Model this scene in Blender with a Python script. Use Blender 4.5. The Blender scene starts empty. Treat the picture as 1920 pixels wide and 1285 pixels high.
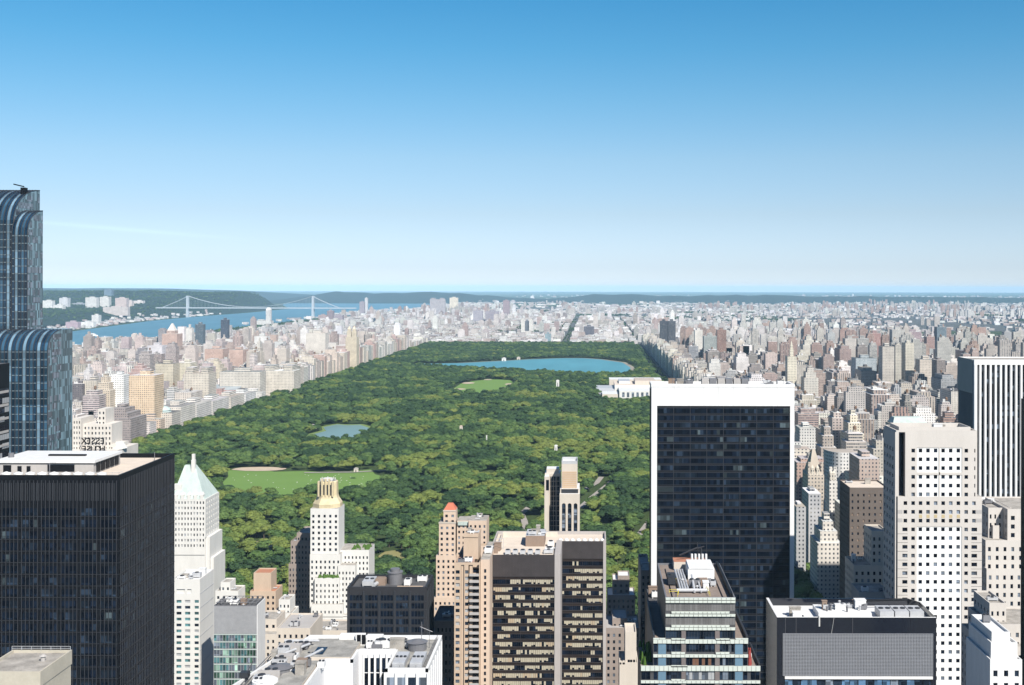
import bpy, math, random
import numpy as np
from mathutils import Vector

# ------------------------------------------------------------------ camera, sky, sun
sc = bpy.context.scene
CAMZ = 235.0
F, PX0, PY0 = 2200.0, 1110.0, 539.0          # focal length and principal point in photo pixels
cam = bpy.data.cameras.new('camera')
cam_o = bpy.data.objects.new('camera', cam)
sc.collection.objects.link(cam_o)
cam.sensor_width = 36.0
cam.lens = F / 1920 * 36
cam.shift_x = -(PX0 - 960) / 1920
cam.shift_y = -(642.5 - PY0) / 1920
cam.clip_start = 1.0
cam.clip_end = 200000
cam_o.location = (0, 0, CAMZ)
cam_o.rotation_euler = (math.radians(90), math.radians(-0.12), 0)
sc.camera = cam_o

SUN_EL, SUN_AZ = 43.0, 150.0     # azimuth clockwise from +Y (uptown)
w = bpy.data.worlds.new('World'); sc.world = w; w.use_nodes = True
nt = w.node_tree
for n in list(nt.nodes): nt.nodes.remove(n)
out = nt.nodes.new('ShaderNodeOutputWorld'); bg = nt.nodes.new('ShaderNodeBackground')
sky = nt.nodes.new('ShaderNodeTexSky'); sky.sky_type = 'NISHITA'; sky.sun_disc = False
sky.sun_elevation = math.radians(SUN_EL); sky.sun_rotation = math.radians(SUN_AZ)
sky.altitude = 0; sky.air_density = 1.0; sky.dust_density = 0.35; sky.ozone_density = 1.0
EXPOSURE, SKY_STRENGTH = 0.75, 0.12
sky.dust_density = 0.35
# tint of the clear dry air by height above the horizon, multiplied onto the Nishita sky
def s2l(v): v /= 255; return v/12.92 if v <= .04045 else ((v+.055)/1.055)**2.4
RAW = [(.001,(7.46,6.87,4.88)),(.017,(8.27,7.94,5.72)),(.062,(6.85,8.15,7.53)),(.108,(5.05,6.82,7.73)),(.154,(3.90,5.62,7.23)),(.199,(3.10,4.65,6.53)),(.245,(2.58,3.97,5.89))]
WANT = [(228,241,249),(219,236,247),(197,227,247),(167,213,245),(131,195,238),(99,177,228),(77,161,217)]
tc = nt.nodes.new('ShaderNodeTexCoord'); sx = nt.nodes.new('ShaderNodeSeparateXYZ'); nt.links.new(tc.outputs['Generated'], sx.inputs[0])
mu = nt.nodes.new('ShaderNodeMath'); mu.operation = 'MULTIPLY'; mu.inputs[1].default_value = 2.5; nt.links.new(sx.outputs[2], mu.inputs[0])
rp = nt.nodes.new('ShaderNodeValToRGB'); nt.links.new(mu.outputs[0], rp.inputs[0])
els = rp.color_ramp.elements
for i, ((e_, raw), want) in enumerate(zip(RAW, WANT)):
    c_ = [min(1.0, s2l(q)/(r_*SKY_STRENGTH*2**EXPOSURE)/1.2) for q, r_ in zip(want, raw)]
    el_ = els[i] if i < 1 else els.new(e_*2.5)
    el_.position = e_*2.5; el_.color = (*c_, 1)
els[-1].position = 1.0; els[-1].color = (.16, .26, .37, 1)
mx_ = nt.nodes.new('ShaderNodeMix'); mx_.data_type = 'RGBA'; mx_.blend_type = 'MULTIPLY'; mx_.inputs[0].default_value = 1
nt.links.new(sky.outputs[0], mx_.inputs[6]); nt.links.new(rp.outputs[0], mx_.inputs[7])
sc2 = nt.nodes.new('ShaderNodeVectorMath'); sc2.operation = 'SCALE'; nt.links.new(mx_.outputs[2], sc2.inputs[0])
# one thin streak of high cirrus low in the north west
def wm(op, a, b=None, c=None):
    n = nt.nodes.new('ShaderNodeMath'); n.operation = op
    for i, v in enumerate((a, b, c)):
        if v is None: continue
        if isinstance(v, (int, float)): n.inputs[i].default_value = v
        else: nt.links.new(v, n.inputs[i])
    return n.outputs[0]
az_ = wm('ARCTAN2', sx.outputs[0], sx.outputs[1]); line_ = wm('MULTIPLY_ADD', az_, -.07, .0185)
dv = wm('DIVIDE', wm('SUBTRACT', sx.outputs[2], line_), .0016); du = wm('DIVIDE', wm('ADD', az_, .39), .075)
g_ = wm('EXPONENT', wm('MULTIPLY', wm('ADD', wm('MULTIPLY', dv, dv), wm('MULTIPLY', du, du)), -1.0))
nt.links.new(wm('MULTIPLY_ADD', g_, .10, 1.2), sc2.inputs[3] if len(sc2.inputs) > 3 else sc2.inputs['Scale'])
nt.links.new(sc2.outputs[0], bg.inputs['Color']); nt.links.new(bg.outputs[0], out.inputs['Surface'])
bg.inputs['Strength'].default_value = SKY_STRENGTH
sl = bpy.data.lights.new('sun', 'SUN'); so = bpy.data.objects.new('sun', sl); sc.collection.objects.link(so)
sl.energy = 5.0; sl.angle = math.radians(0.53); sl.color = (1.0, 0.95, 0.87)
_a, _e = math.radians(SUN_AZ), math.radians(SUN_EL)
sd = Vector((math.sin(_a) * math.cos(_e), math.cos(_a) * math.cos(_e), math.sin(_e)))
so.rotation_euler = sd.to_track_quat('Z', 'Y').to_euler(); so.location = (300, -400, 900)
sc.view_settings.view_transform = 'Standard'; sc.view_settings.look = 'None'
sc.view_settings.exposure = EXPOSURE; sc.view_settings.gamma = 1.0
sc.cycles.use_denoising = True
sc.cycles.max_bounces = 6; sc.cycles.volume_bounces = 1
sc.cycles.transparent_max_bounces = 8

R = random.Random(7)
def X(px, Y): return (px - PX0) / F * Y
def Z(py, Y): return CAMZ - (py - PY0) / F * Y

# ------------------------------------------------------------------ helpers
WL = {}          # world location of every parent object
def link(o): sc.collection.objects.link(o)
def empty(name, label, cat, loc, group=None):
    o = bpy.data.objects.new(name, None); link(o); o.location = loc; o.empty_display_size = 5
    WL[o.name] = Vector(loc); o['label'] = label; o['category'] = cat
    if group: o['group'] = group
    return o
def tag(o, label, cat, group=None, kind=None):
    o['label'] = label; o['category'] = cat
    if group: o['group'] = group
    if kind: o['kind'] = kind
    return o
def struct(o, kind='structure'):
    o['kind'] = kind; return o
def place(o, parent, loc):
    WL[o.name] = Vector(loc)
    if parent is not None:
        o.parent = parent; o.location = Vector(loc) - WL[parent.name]
    else: o.location = loc
    return o

class MB:
    """collects faces in world coordinates; build() links them as one mesh object"""
    def __init__(s): s.v = []; s.f = []; s.m = []
    def face(s, pts, m=0):
        b = len(s.v); s.v.extend(pts); s.f.append(tuple(range(b, b + len(pts)))); s.m.append(m)
    def box(s, x0, x1, y0, y1, z0, z1, m=0, top=None, bottom=True):
        if top is None: top = m
        b = len(s.v)
        s.v += [(x0,y0,z0),(x1,y0,z0),(x1,y1,z0),(x0,y1,z0),(x0,y0,z1),(x1,y0,z1),(x1,y1,z1),(x0,y1,z1)]
        fs = [(0,1,5,4),(1,2,6,5),(2,3,7,6),(3,0,4,7)]
        for q in fs: s.f.append(tuple(b + i for i in q)); s.m.append(m)
        s.f.append((b+4,b+5,b+6,b+7)); s.m.append(top)
        if bottom: s.f.append((b+3,b+2,b+1,b)); s.m.append(m)
    def prism(s, poly, z0, z1, m=0, top=None):
        if top is None: top = m
        n = len(poly); b = len(s.v)
        s.v += [(p[0],p[1],z0) for p in poly] + [(p[0],p[1],z1) for p in poly]
        for i in range(n):
            j = (i+1) % n; s.f.append((b+i,b+j,b+n+j,b+n+i)); s.m.append(m)
        s.f.append(tuple(b+n+i for i in range(n))); s.m.append(top)
        s.f.append(tuple(b+n-1-i for i in range(n))); s.m.append(m)
    def frus(s, r0, r1, z0, z1, m=0, top=None):     # r = (x0,x1,y0,y1) at bottom and at top
        if top is None: top = m
        b = len(s.v); a, c = r0, r1
        s.v += [(a[0],a[2],z0),(a[1],a[2],z0),(a[1],a[3],z0),(a[0],a[3],z0),(c[0],c[2],z1),(c[1],c[2],z1),(c[1],c[3],z1),(c[0],c[3],z1)]
        for q in [(0,1,5,4),(1,2,6,5),(2,3,7,6),(3,0,4,7)]: s.f.append(tuple(b+i for i in q)); s.m.append(m)
        s.f.append((b+4,b+5,b+6,b+7)); s.m.append(top)
    def cyl(s, cx, cy, z0, z1, r0, r1=None, n=16, m=0, top=None):
        if r1 is None: r1 = r0
        if top is None: top = m
        b = len(s.v)
        for z, r in ((z0, r0), (z1, r1)):
            for i in range(n):
                a = 2*math.pi*i/n; s.v.append((cx+r*math.cos(a), cy+r*math.sin(a), z))
        for i in range(n):
            j = (i+1) % n; s.f.append((b+i,b+j,b+n+j,b+n+i)); s.m.append(m)
        if r1 > 1e-4: s.f.append(tuple(b+n+i for i in range(n))); s.m.append(top)
    def bar(s, p, q, r, m=0, n=4):
        p, q = Vector(p), Vector(q); d = (q-p).normalized()
        u = d.orthogonal().normalized(); v = d.cross(u); b = len(s.v)
        for c in (p, q):
            for i in range(n):
                a = 2*math.pi*(i+.5)/n; s.v.append(tuple(c + (u*math.cos(a)+v*math.sin(a))*r))
        for i in range(n):
            j = (i+1) % n; s.f.append((b+i,b+j,b+n+j,b+n+i)); s.m.append(m)
        s.f.append(tuple(b+n-1-i for i in range(n))); s.m.append(m)
        s.f.append(tuple(b+n+i for i in range(n))); s.m.append(m)
    def build(s, name, mats, parent=None, org=None, smooth=False):
        if not isinstance(mats, (list, tuple)): mats = [mats]
        a = np.array(s.v, dtype=np.float64)
        if org is None:
            lo, hi = a.min(0), a.max(0); org = ((lo[0]+hi[0])/2, (lo[1]+hi[1])/2, lo[2])
        a = a - np.array(org)
        me = bpy.data.meshes.new(name)
        me.from_pydata(a.tolist(), [], s.f)
        for m in mats: me.materials.append(m)
        me.polygons.foreach_set('material_index', np.array(s.m, dtype=np.int32))
        if smooth: me.polygons.foreach_set('use_smooth', np.ones(len(s.f), dtype=bool))
        if not smooth: me.polygons.foreach_set('use_smooth', np.zeros(len(s.f), dtype=bool))
        me.update()
        o = bpy.data.objects.new(name, me); link(o); place(o, parent, org)
        return o

# ---- materials
def newmat(name):
    m = bpy.data.materials.new(name); m.use_nodes = True
    return m, m.node_tree, m.node_tree.nodes['Principled BSDF']
def N(t, typ, **kw):
    n = t.nodes.new(typ)
    for k, v in kw.items(): setattr(n, k, v)
    return n
def mathn(t, op, a, b=None, c=None):
    n = N(t, 'ShaderNodeMath', operation=op)
    for i, v in enumerate((a, b, c)):
        if v is None: continue
        if isinstance(v, (int, float)): n.inputs[i].default_value = v
        else: t.links.new(v, n.inputs[i])
    return n.outputs[0]
def mixc(t, fac, a, b, mode='MIX'):
    n = N(t, 'ShaderNodeMix', data_type='RGBA', blend_type=mode)
    for s_, v in ((n.inputs[0], fac), (n.inputs[6], a), (n.inputs[7], b)):
        if isinstance(v, (int, float)): s_.default_value = v
        elif isinstance(v, tuple): s_.default_value = (*v[:3], 1)
        else: t.links.new(v, s_)
    return n.outputs[2]
def noise(t, scale, detail=3, vec=None, rough=.55):
    n = N(t, 'ShaderNodeTexNoise'); n.inputs['Scale'].default_value = scale
    n.inputs['Detail'].default_value = detail; n.inputs['Roughness'].default_value = rough
    if vec is None: vec = N(t, 'ShaderNodeNewGeometry').outputs['Position']
    t.links.new(vec, n.inputs['Vector']); return n.outputs['Fac']
def plain(name, col, rough=.8, metal=0., var=.18, nscale=.15, spec=.3, streak=False):
    """painted or stone surface with soft dirt and weathering"""
    m, t, p = newmat(name)
    pos = N(t, 'ShaderNodeNewGeometry').outputs['Position']
    mp = N(t, 'ShaderNodeMapping'); t.links.new(pos, mp.inputs['Vector'])
    mp.inputs['Scale'].default_value = (1, 1, .25 if streak else 1)
    f = noise(t, nscale, 4, mp.outputs[0]); f2 = noise(t, nscale*9, 2, mp.outputs[0])
    f = mathn(t, 'ADD', mathn(t, 'MULTIPLY', f, .65), mathn(t, 'MULTIPLY', f2, .35))
    f = mathn(t, 'MULTIPLY', mathn(t, 'SUBTRACT', f, .36), 3.2)
    n = N(t, 'ShaderNodeClamp'); t.links.new(f, n.inputs[0])
    col = tuple(c * .86 for c in col); dark = tuple(c * (1 - var) for c in col)
    t.links.new(mixc(t, n.outputs[0], dark, col), p.inputs['Base Color'])
    p.inputs['Roughness'].default_value = rough; p.inputs['Metallic'].default_value = metal
    p.inputs['Specular IOR Level'].default_value = spec
    return m
def glass(name, col, rough=.08, spec=.7, cell=None, var=.5):
    """window glass seen from outside: dark, glossy, each pane a little different"""
    m, t, p = newmat(name)
    c = cell or (1.6, 1.6, 3.6)
    pos = N(t, 'ShaderNodeNewGeometry').outputs['Position']
    sn = N(t, 'ShaderNodeVectorMath', operation='SNAP'); t.links.new(pos, sn.inputs[0]); sn.inputs[1].default_value = c
    wn = N(t, 'ShaderNodeTexWhiteNoise'); wn.noise_dimensions = '3D'; t.links.new(sn.outputs[0], wn.inputs['Vector'])
    f = mathn(t, 'POWER', wn.outputs['Value'], 2.0)
    t.links.new(mixc(t, f, tuple(x*(1-var) for x in col), tuple(min(1, x*(1+2*var)) for x in col)), p.inputs['Base Color'])
    p.inputs['Roughness'].default_value = rough; p.inputs['Specular IOR Level'].default_value = spec
    return m
def facade_mat(name, attr=True, col=(.5,.45,.38), pu=3.0, pz=3.3, wu=.40, wz=.45, wcol=(.035,.042,.055), rnd=.25):
    """wall with rows of punched windows laid out in metres (for buildings a kilometre or more away)"""
    m, t, p = newmat(name)
    g = N(t, 'ShaderNodeNewGeometry')
    sp = N(t, 'ShaderNodeSeparateXYZ'); t.links.new(g.outputs['Position'], sp.inputs[0])
    sn = N(t, 'ShaderNodeSeparateXYZ'); t.links.new(g.outputs['True Normal'], sn.inputs[0])
    ax = mathn(t, 'GREATER_THAN', mathn(t, 'ABSOLUTE', sn.outputs['X']), .6)
    mx = N(t, 'ShaderNodeMix', data_type='FLOAT'); t.links.new(ax, mx.inputs[0])
    t.links.new(sp.outputs['X'], mx.inputs[2]); t.links.new(sp.outputs['Y'], mx.inputs[3])
    if attr:
        at = N(t, 'ShaderNodeAttribute', attribute_name='col')
        base = at.outputs['Color']; pitch = mathn(t, 'MULTIPLY_ADD', at.outputs['Alpha'], 2.2, 2.2)
    else:
        base = col; pitch = pu
    uu = mathn(t, 'DIVIDE', mx.outputs[0], pitch); zz = mathn(t, 'DIVIDE', sp.outputs['Z'], pz)
    fu = mathn(t, 'FRACT', uu); fz = mathn(t, 'FRACT', zz)
    inu = mathn(t, 'LESS_THAN', mathn(t, 'ABSOLUTE', mathn(t, 'SUBTRACT', fu, .5)), wu/2)
    inz = mathn(t, 'LESS_THAN', mathn(t, 'ABSOLUTE', mathn(t, 'SUBTRACT', fz, .5)), wz/2)
    wall = mathn(t, 'LESS_THAN', mathn(t, 'ABSOLUTE', sn.outputs['Z']), .4)
    if attr:
        inz = mathn(t, 'MAXIMUM', inz, mathn(t, 'MULTIPLY', mathn(t, 'GREATER_THAN', at.outputs['Alpha'], .80), .8))
        inu = mathn(t, 'MAXIMUM', inu, mathn(t, 'MULTIPLY', mathn(t, 'COMPARE', at.outputs['Alpha'], .12, .055), .8))
    msk = mathn(t, 'MULTIPLY', mathn(t, 'MULTIPLY', inu, inz), wall)
    cv = N(t, 'ShaderNodeCombineXYZ'); t.links.new(mathn(t, 'FLOOR', uu), cv.inputs[0]); t.links.new(mathn(t, 'FLOOR', zz), cv.inputs[1])
    wn = N(t, 'ShaderNodeTexWhiteNoise'); t.links.new(cv.outputs[0], wn.inputs['Vector'])
    wc = mixc(t, mathn(t, 'POWER', wn.outputs['Value'], 4.0), wcol, (.30, .29, .27))
    nf = noise(t, .05, 4)
    shade = mathn(t, 'MULTIPLY_ADD', nf, .6, .50)
    hsv = N(t, 'ShaderNodeHueSaturation')
    if attr: t.links.new(base, hsv.inputs['Color'])
    else: hsv.inputs['Color'].default_value = (*col, 1)
    t.links.new(shade, hsv.inputs['Value']); hsv.inputs['Saturation'].default_value = .80
    t.links.new(mixc(t, msk, hsv.outputs[0], wc), p.inputs['Base Color'])
    ro = mathn(t, 'MULTIPLY_ADD', msk, -.6, .85); t.links.new(ro, p.inputs['Roughness'])
    p.inputs['Specular IOR Level'].default_value = .3
    return m

M_CITY = facade_mat('city_wall')

# ------------------------------------------------------------------ ground, water, hills
def sheet(name, pts, z, mat):
    mb = MB(); mb.face([(x, y, z) for x, y in pts]); return struct(mb.build(name, mat))
def ground_mat():
    m, t, p = newmat('ground')
    pos = N(t, 'ShaderNodeNewGeometry').outputs['Position']
    a = noise(t, .0016, 6, pos, .65); b = noise(t, .02, 3, pos)
    col = mixc(t, mathn(t, 'MULTIPLY', mathn(t, 'GREATER_THAN', b, .60), .5), mixc(t, a, (.018,.035,.014), (.05,.08,.03)), (.26,.25,.23))
    t.links.new(col, p.inputs['Base Color']); p.inputs['Roughness'].default_value = .95; p.inputs['Specular IOR Level'].default_value = .1
    return m
def street_mat():
    m, t, p = newmat('street')
    a = noise(t, .03, 5)
    r = mixc(t, mathn(t, 'MULTIPLY', mathn(t, 'GREATER_THAN', a, .54), .7), (.07,.07,.072), (.035,.055,.022))
    t.links.new(r, p.inputs['Base Color']); p.inputs['Roughness'].default_value = .9
    return m
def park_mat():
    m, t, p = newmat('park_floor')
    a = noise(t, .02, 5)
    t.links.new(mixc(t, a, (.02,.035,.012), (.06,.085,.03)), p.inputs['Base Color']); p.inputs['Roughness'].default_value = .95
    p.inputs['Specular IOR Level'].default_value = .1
    return m
def lawn_mat(name, c0, c1):
    m, t, p = newmat(name)
    a = noise(t, .03, 5); b = noise(t, .6, 2)
    f = mathn(t, 'MULTIPLY_ADD', b, .4, mathn(t, 'MULTIPLY', a, .6))
    t.links.new(mixc(t, f, c0, c1), p.inputs['Base Color']); p.inputs['Roughness'].default_value = .95
    p.inputs['Specular IOR Level'].default_value = .1
    return m
def water_mat(name, col, rough=.25, bump=.3, sc_=.05):
    m, t, p = newmat(name)
    mp = N(t, 'ShaderNodeMapping'); t.links.new(N(t, 'ShaderNodeNewGeometry').outputs['Position'], mp.inputs['Vector']); mp.inputs['Scale'].default_value = (1, .22, 1)
    t.links.new(mixc(t, noise(t, .012, 5, mp.outputs[0]), tuple(c*.72 for c in col), tuple(c*1.28 for c in col)), p.inputs['Base Color']); p.inputs['Roughness'].default_value = rough
    p.inputs['Specular IOR Level'].default_value = .25
    b = N(t, 'ShaderNodeBump'); b.inputs['Strength'].default_value = bump; b.inputs['Distance'].default_value = 1.0
    t.links.new(noise(t, sc_, 4), b.inputs['Height']); t.links.new(b.outputs[0], p.inputs['Normal'])
    return m
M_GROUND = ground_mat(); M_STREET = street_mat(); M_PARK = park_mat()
M_LAWN = lawn_mat('lawn', (.10,.18,.042), (.14,.225,.06)); M_SAND = plain('sand', (.52,.42,.32), .95)
M_PATH = plain('path', (.34,.31,.28), .95)
M_RIVER = water_mat('river_water', (.065,.16,.215), .5); M_POOL = water_mat('reservoir_water', (.07,.22,.27), .5, .06)
M_LAKE = water_mat('lake_water', (.14,.22,.22), .45, .08)

mb = MB()
mb.face([(-48000,-3000,0),(48000,-3000,0),(48000,62000,0),(-48000,62000,0)])
struct(mb.build('ground', M_GROUND))
CITY = [(-1960,-800),(1640,-800),(1640,4600),(1500,5600),(1150,7200),(-200,9600),(-1300,12200),(-1700,12400),(-2000,9000),(-2010,6500),(-1985,4400),(-1960,2500)]
sheet('city_ground', CITY, .4, M_STREET)
sheet('city_ground', [(1500,6500),(9000,5200),(11000,13000),(0,15000),(-1200,12700),(-100,10000)], .25, M_STREET)
sheet('hudson_river', [(-1990,-800),(-1990,2500),(-2015,4400),(-2035,6500),(-2030,9000),(-1750,12500),(-1900,15000),(-2600,20000),(-3400,30000),
    (-8500,30000),(-5200,20000),(-3900,14800),(-3220,12500),(-3080,10500),(-3080,8900),(-2990,7900),(-2700,6100),(-2800,5300),(-3300,4000),(-3500,-800)], .5, M_RIVER)
sheet('east_river', [(1660,-800),(2350,-800),(2350,3600),(2300,4450),(3900,5000),(3700,5350),(1900,5200),(1560,5700),(1330,6500),(1240,6450),(1520,5600),(1660,4600)], .5, M_RIVER)

def hill(name, X0, X1, Y0, Y1, nx, ny, hf, mat):
    xs = np.linspace(X0, X1, nx); ys = np.linspace(Y0, Y1, ny); mbh = MB()
    for y in ys:
        for x in xs: mbh.v.append((x, y, hf(x, y)))
    for j in range(ny-1):
        for i in range(nx-1):
            a = j*nx+i; mbh.f.append((a, a+1, a+nx+1, a+nx)); mbh.m.append(0)
    o = mbh.build(name, mat, smooth=True); return struct(o)
from mathutils import noise as mn
def nz(x, y, s, seed=0): return mn.noise(Vector((x*s + seed, y*s - seed, seed*.37)))
def lerpt(v, tab):
    if v <= tab[0][0]: return tab[0][1]
    for (a, b), (c, d) in zip(tab, tab[1:]):
        if v <= c: return b + (d-b)*(v-a)/(c-a)
    return tab[-1][1]
SHORE = [(3800,-3560),(5300,-2830),(6100,-2730),(7900,-3020),(8900,-3110),(10500,-3110),(12500,-3250),(14800,-3930)]
def jersey(x, y):
    d = lerpt(y, SHORE) - x            # metres inland
    h = lerpt(y, [(3800,20),(5000,30),(6500,42),(8000,50),(9200,56),(9900,88),(10400,150),(10900,170),(12200,176),(12700,120),(13200,15)])
    off = lerpt(y, [(5000,420),(7000,420),(8500,200),(9500,40)])
    k = max(0, min(1, (d-off)/260)); k = k*k*(3-2*k)
    z = h*k*(1+.16*nz(x,y,.0012)) + 6*nz(x,y,.006)*k
    return z if d > 5 else -3
M_WOOD = lawn_mat('wooded_hill', (.012,.024,.020), (.026,.044,.032))
hill('hills', -9000, -2700, 3800, 13300, 90, 130, jersey, M_WOOD)
def far_l(x, y):
    e = math.exp(-((y-23000)/1500)**2)
    return e*lerpt(x, [(-14000,180),(-9500,205),(-8300,195),(-7000,160),(-5200,60),(-3500,20)])*(1+.10*nz(x,y,.0008,3)) - 2
hill('hills', -16000, -3500, 20000, 26000, 70, 14, far_l, M_WOOD)
def far_r(x, y):
    e = math.exp(-((y-19000)/1300)**2)
    return e*max(0, 120 + 95*nz(x, 0, .00055, 5) + 30*nz(x,0,.003,9))*lerpt(x, [(-5200,0),(-4200,1),(5000,.75),(16000,.5)]) - 2
hill('hills', -6000, 17000, 16500, 22000, 150, 12, far_r, M_WOOD)

# ------------------------------------------------------------------ haze
HZ = MB(); HZ.box(-50000, 50000, -3200, 63000, -4, 291)
hz = HZ.build('haze', []); hm = bpy.data.materials.new('haze'); hm.use_nodes = True
t_ = hm.node_tree; t_.nodes.remove(t_.nodes['Principled BSDF'])
pv = N(t_, 'ShaderNodeVolumePrincipled'); pv.inputs['Color'].default_value = (.46, .74, 1.0, 1)
pv.inputs['Density'].default_value = 2.0e-5; pv.inputs['Anisotropy'].default_value = -.25
t_.links.new(pv.outputs[0], t_.nodes['Material Output'].inputs['Volume'])
hz.data.materials.append(hm); struct(hz, 'stuff')
# ------------------------------------------------------------------ the city as a street grid
PAL_W = [((.62,.54,.47),5),((.66,.60,.54),5),((.52,.44,.38),3),((.46,.33,.28),2),((.38,.31,.28),2),((.70,.67,.64),3),((.54,.43,.41),3),((.30,.28,.28),1)]
PAL_E = [((.52,.45,.38),4),((.44,.36,.30),4),((.60,.55,.49),4),((.34,.25,.21),2),((.25,.22,.20),3),((.68,.65,.61),3),((.36,.36,.37),2),((.48,.38,.33),3)]
PAL_N = [((.54,.48,.45),4),((.42,.33,.29),3),((.66,.62,.58),5),((.34,.25,.22),2),((.46,.41,.40),3),((.74,.72,.71),4)]
PAL_R = [((.45,.43,.41),4),((.62,.60,.57),3),((.28,.27,.26),3),((.12,.12,.12),2),((.40,.34,.28),2),((.75,.74,.72),1)]
def pick(pal, r=R):
    s = sum(w_ for _, w_ in pal); k = r.random()*s
    for c, w_ in pal:
        k -= w_
        if k <= 0: break
    j = 1 + r.uniform(-.12, .12)
    return tuple(min(.85, max(.02, v*j*(1+r.uniform(-.04,.04)))) for v in c)
BLD = []      # (x0,x1,y0,y1,h,wallcol,roofcol,pitch,kind)
AV_W = [-700,-930,-960,-1190,-1225,-1440,-1470,-1640,-1665,-1800]
AV_E = [205,330,355,470,510,620,645,770,800,960,990,1170,1200,1380,1405,1600]
CLEAR = []    # rectangles where hand-placed buildings stand: (x0,x1,y0,y1)
def inside(poly, x, y):
    c = False; n = len(poly)
    for i in range(n):
        x1, y1 = poly[i]; x2, y2 = poly[(i+1) % n]
        if (y1 > y) != (y2 > y) and x < (x2-x1)*(y-y1)/(y2-y1)+x1: c = not c
    return c
def lot(x0, x1, y0, y1, h, pal, kind='low'):
    cx, cy = (x0+x1)/2, (y0+y1)/2
    px = PX0 + F*cx/cy
    if px < 60 or px > 1990: return
    for r in CLEAR:
        if x0 < r[1] and x1 > r[0] and y0 < r[3] and y1 > r[2]: return
    BLD.append((x0, x1, y0, y1, h, pick(pal), pick(PAL_R), R.random(), kind))
def blocks(avs, y0, y1, pal, frontage, far=False):
    """avs: flat list of west/east edges of the blocks between avenues"""
    y = y0
    while y < y1:
        ya, yb = y + 9, y + 71.5
        for a, b in zip(avs[0::2], avs[1::2]):
            a, b = min(a, b), max(a, b)
            ends = [(a, a+30), (b-30, b)]
            for (e0, e1) in ends:
                ym = (ya+yb)/2; f = frontage(e0, y)
                if R.random() < .35: lot(e0, e1, ya, yb, f*R.uniform(.8,1.25), pal, 'tall')
                else:
                    lot(e0, e1, ya, ym-.4, f*R.uniform(.35,1.1), pal, 'tall'); lot(e0, e1, ym+.4, yb, f*R.uniform(.35,1.1), pal, 'tall')
            x = a+31
            while x < b-40:
                wd = R.choice((9, 14, 18, 24)) if not far else R.choice((16, 22, 30))
                for k in (0, 1):
                    p0, p1 = (ya, ya+26) if k == 0 else (yb-26, yb)
                    u = R.random()
                    q1, q2 = (.74, .965) if not far else (.95, .995)
                    h = R.uniform(12, 20) if u < q1 else (R.uniform(24, 48) if u < q2 else R.uniform(50, 85))
                    if u >= q2: lot(x, min(x+26, b-32), p0, p1, h, pal, 'tower')
                    elif x+wd < b-31: lot(x, x+wd-.5, p0, p1, h, pal, 'low')
                x += wd
        y += 80.5
def paint(o, cols):
    """per-face colours (wall colour, window pitch in alpha) stored on the mesh"""
    me = o.data; at = me.color_attributes.new('col', 'FLOAT_COLOR', 'CORNER')
    lt = np.zeros(len(me.polygons), dtype=np.int32); me.polygons.foreach_get('loop_total', lt)
    at.data.foreach_set('color', np.repeat(np.array(cols, dtype=np.float32), lt, axis=0).ravel())

# hand-placed buildings of the middle distance, one entry each:
# (pixel x0, x1, roof pixel y, distance, depth, wall colour, shape, short name, label, group)
MID = []
def mid(px0, px1, py, Y, dep, col, shape, short, label, group=None, pitch=.35): MID.append((px0, px1, py, Y, dep, col, shape, short, label, group, pitch))
CRM=(.60,.53,.43); WHT=(.72,.70,.67); TAN=(.50,.40,.31); BRN=(.26,.16,.11); RED=(.42,.22,.16); SAL=(.56,.36,.28); GRY=(.36,.35,.34); DRK=(.05,.06,.075)
mid(242,290,706,1850,40,(.66,.47,.28),'slab','the orange tower','tall orange brick apartment tower standing by the near left corner of the park')
mid(255,301,788,1826,20,(.58,.43,.31),'slab','the tan slab','low tan slab in front of the foot of the orange brick tower')
mid(136,155,722,2000,30,(.16,.14,.15),'slab','the dark brown slab','dark brown slab beside the tall striped glass tower, left of a cream slab')
mid(156,181,716,2010,35,CRM,'slab','the cream slab','cream slab between the dark brown slab and the tan tower near the left edge')
mid(178,207,712,1900,30,(.56,.46,.34),'setback','the tan stepped tower','tan stepped tower just left of the narrow white tower')
mid(208,232,705,1920,25,(.78,.78,.76),'slab','the narrow white tower','narrow white apartment tower directly left of the orange brick tower')
mid(345,392,702,2260,45,CRM,'twin','the cream park tower','cream apartment house with raised centre tower facing the park above the museum')
mid(240,274,690,2600,45,(.48,.30,.26),'setback','the pink brick tower','stepped pink brick tower rising behind the orange tower')
mid(276,304,650,3150,40,(.66,.62,.64),'slab','the pale lilac slab','pale lilac slab tower below the pyramid-topped tower')
mid(304,332,628,3650,50,(.56,.36,.28),'pyramid','the pyramid-topped tower','pinkish tower with a pale pointed cap, seen against the river')
mid(366,381,610,4050,25,(.08,.12,.15),'slab','the teal glass tower','slim teal glass tower standing against the river')
mid(414,427,601,4500,24,(.05,.07,.11),'slab','the dark blue tower','slim dark blue tower, tallest shape against the river left of the bridge')
mid(384,418,656,3100,50,SAL,'slab','the wide salmon block','wide salmon brick block with a blank wall, left one of two alike')
mid(430,456,658,3050,50,SAL,'slab','the small salmon block','salmon brick block with a blank wall, smaller right one of two alike')
mid(479,508,603,7000,60,(.66,.64,.60),'spire','the white church tower','white stone church with a tall tower standing over the river bank')
mid(477,500,632,3750,40,WHT,'slab','the white riverside slab','white slab tower with dark stripes below the white church tower')
mid(514,531,642,3500,35,(.6,.6,.58),'slab','the grey-white tower','grey-white tower between the striped white slab and the broad pale tower')
mid(574,610,626,3450,45,(.68,.62,.54),'slab','the broad pale tower','broad pale tower rising behind the row along the park left side')
mid(648,669,633,3290,35,(.62,.52,.36),'spires','the twin-spired house','cream apartment house with pointed twin tops on the park left side')
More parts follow.
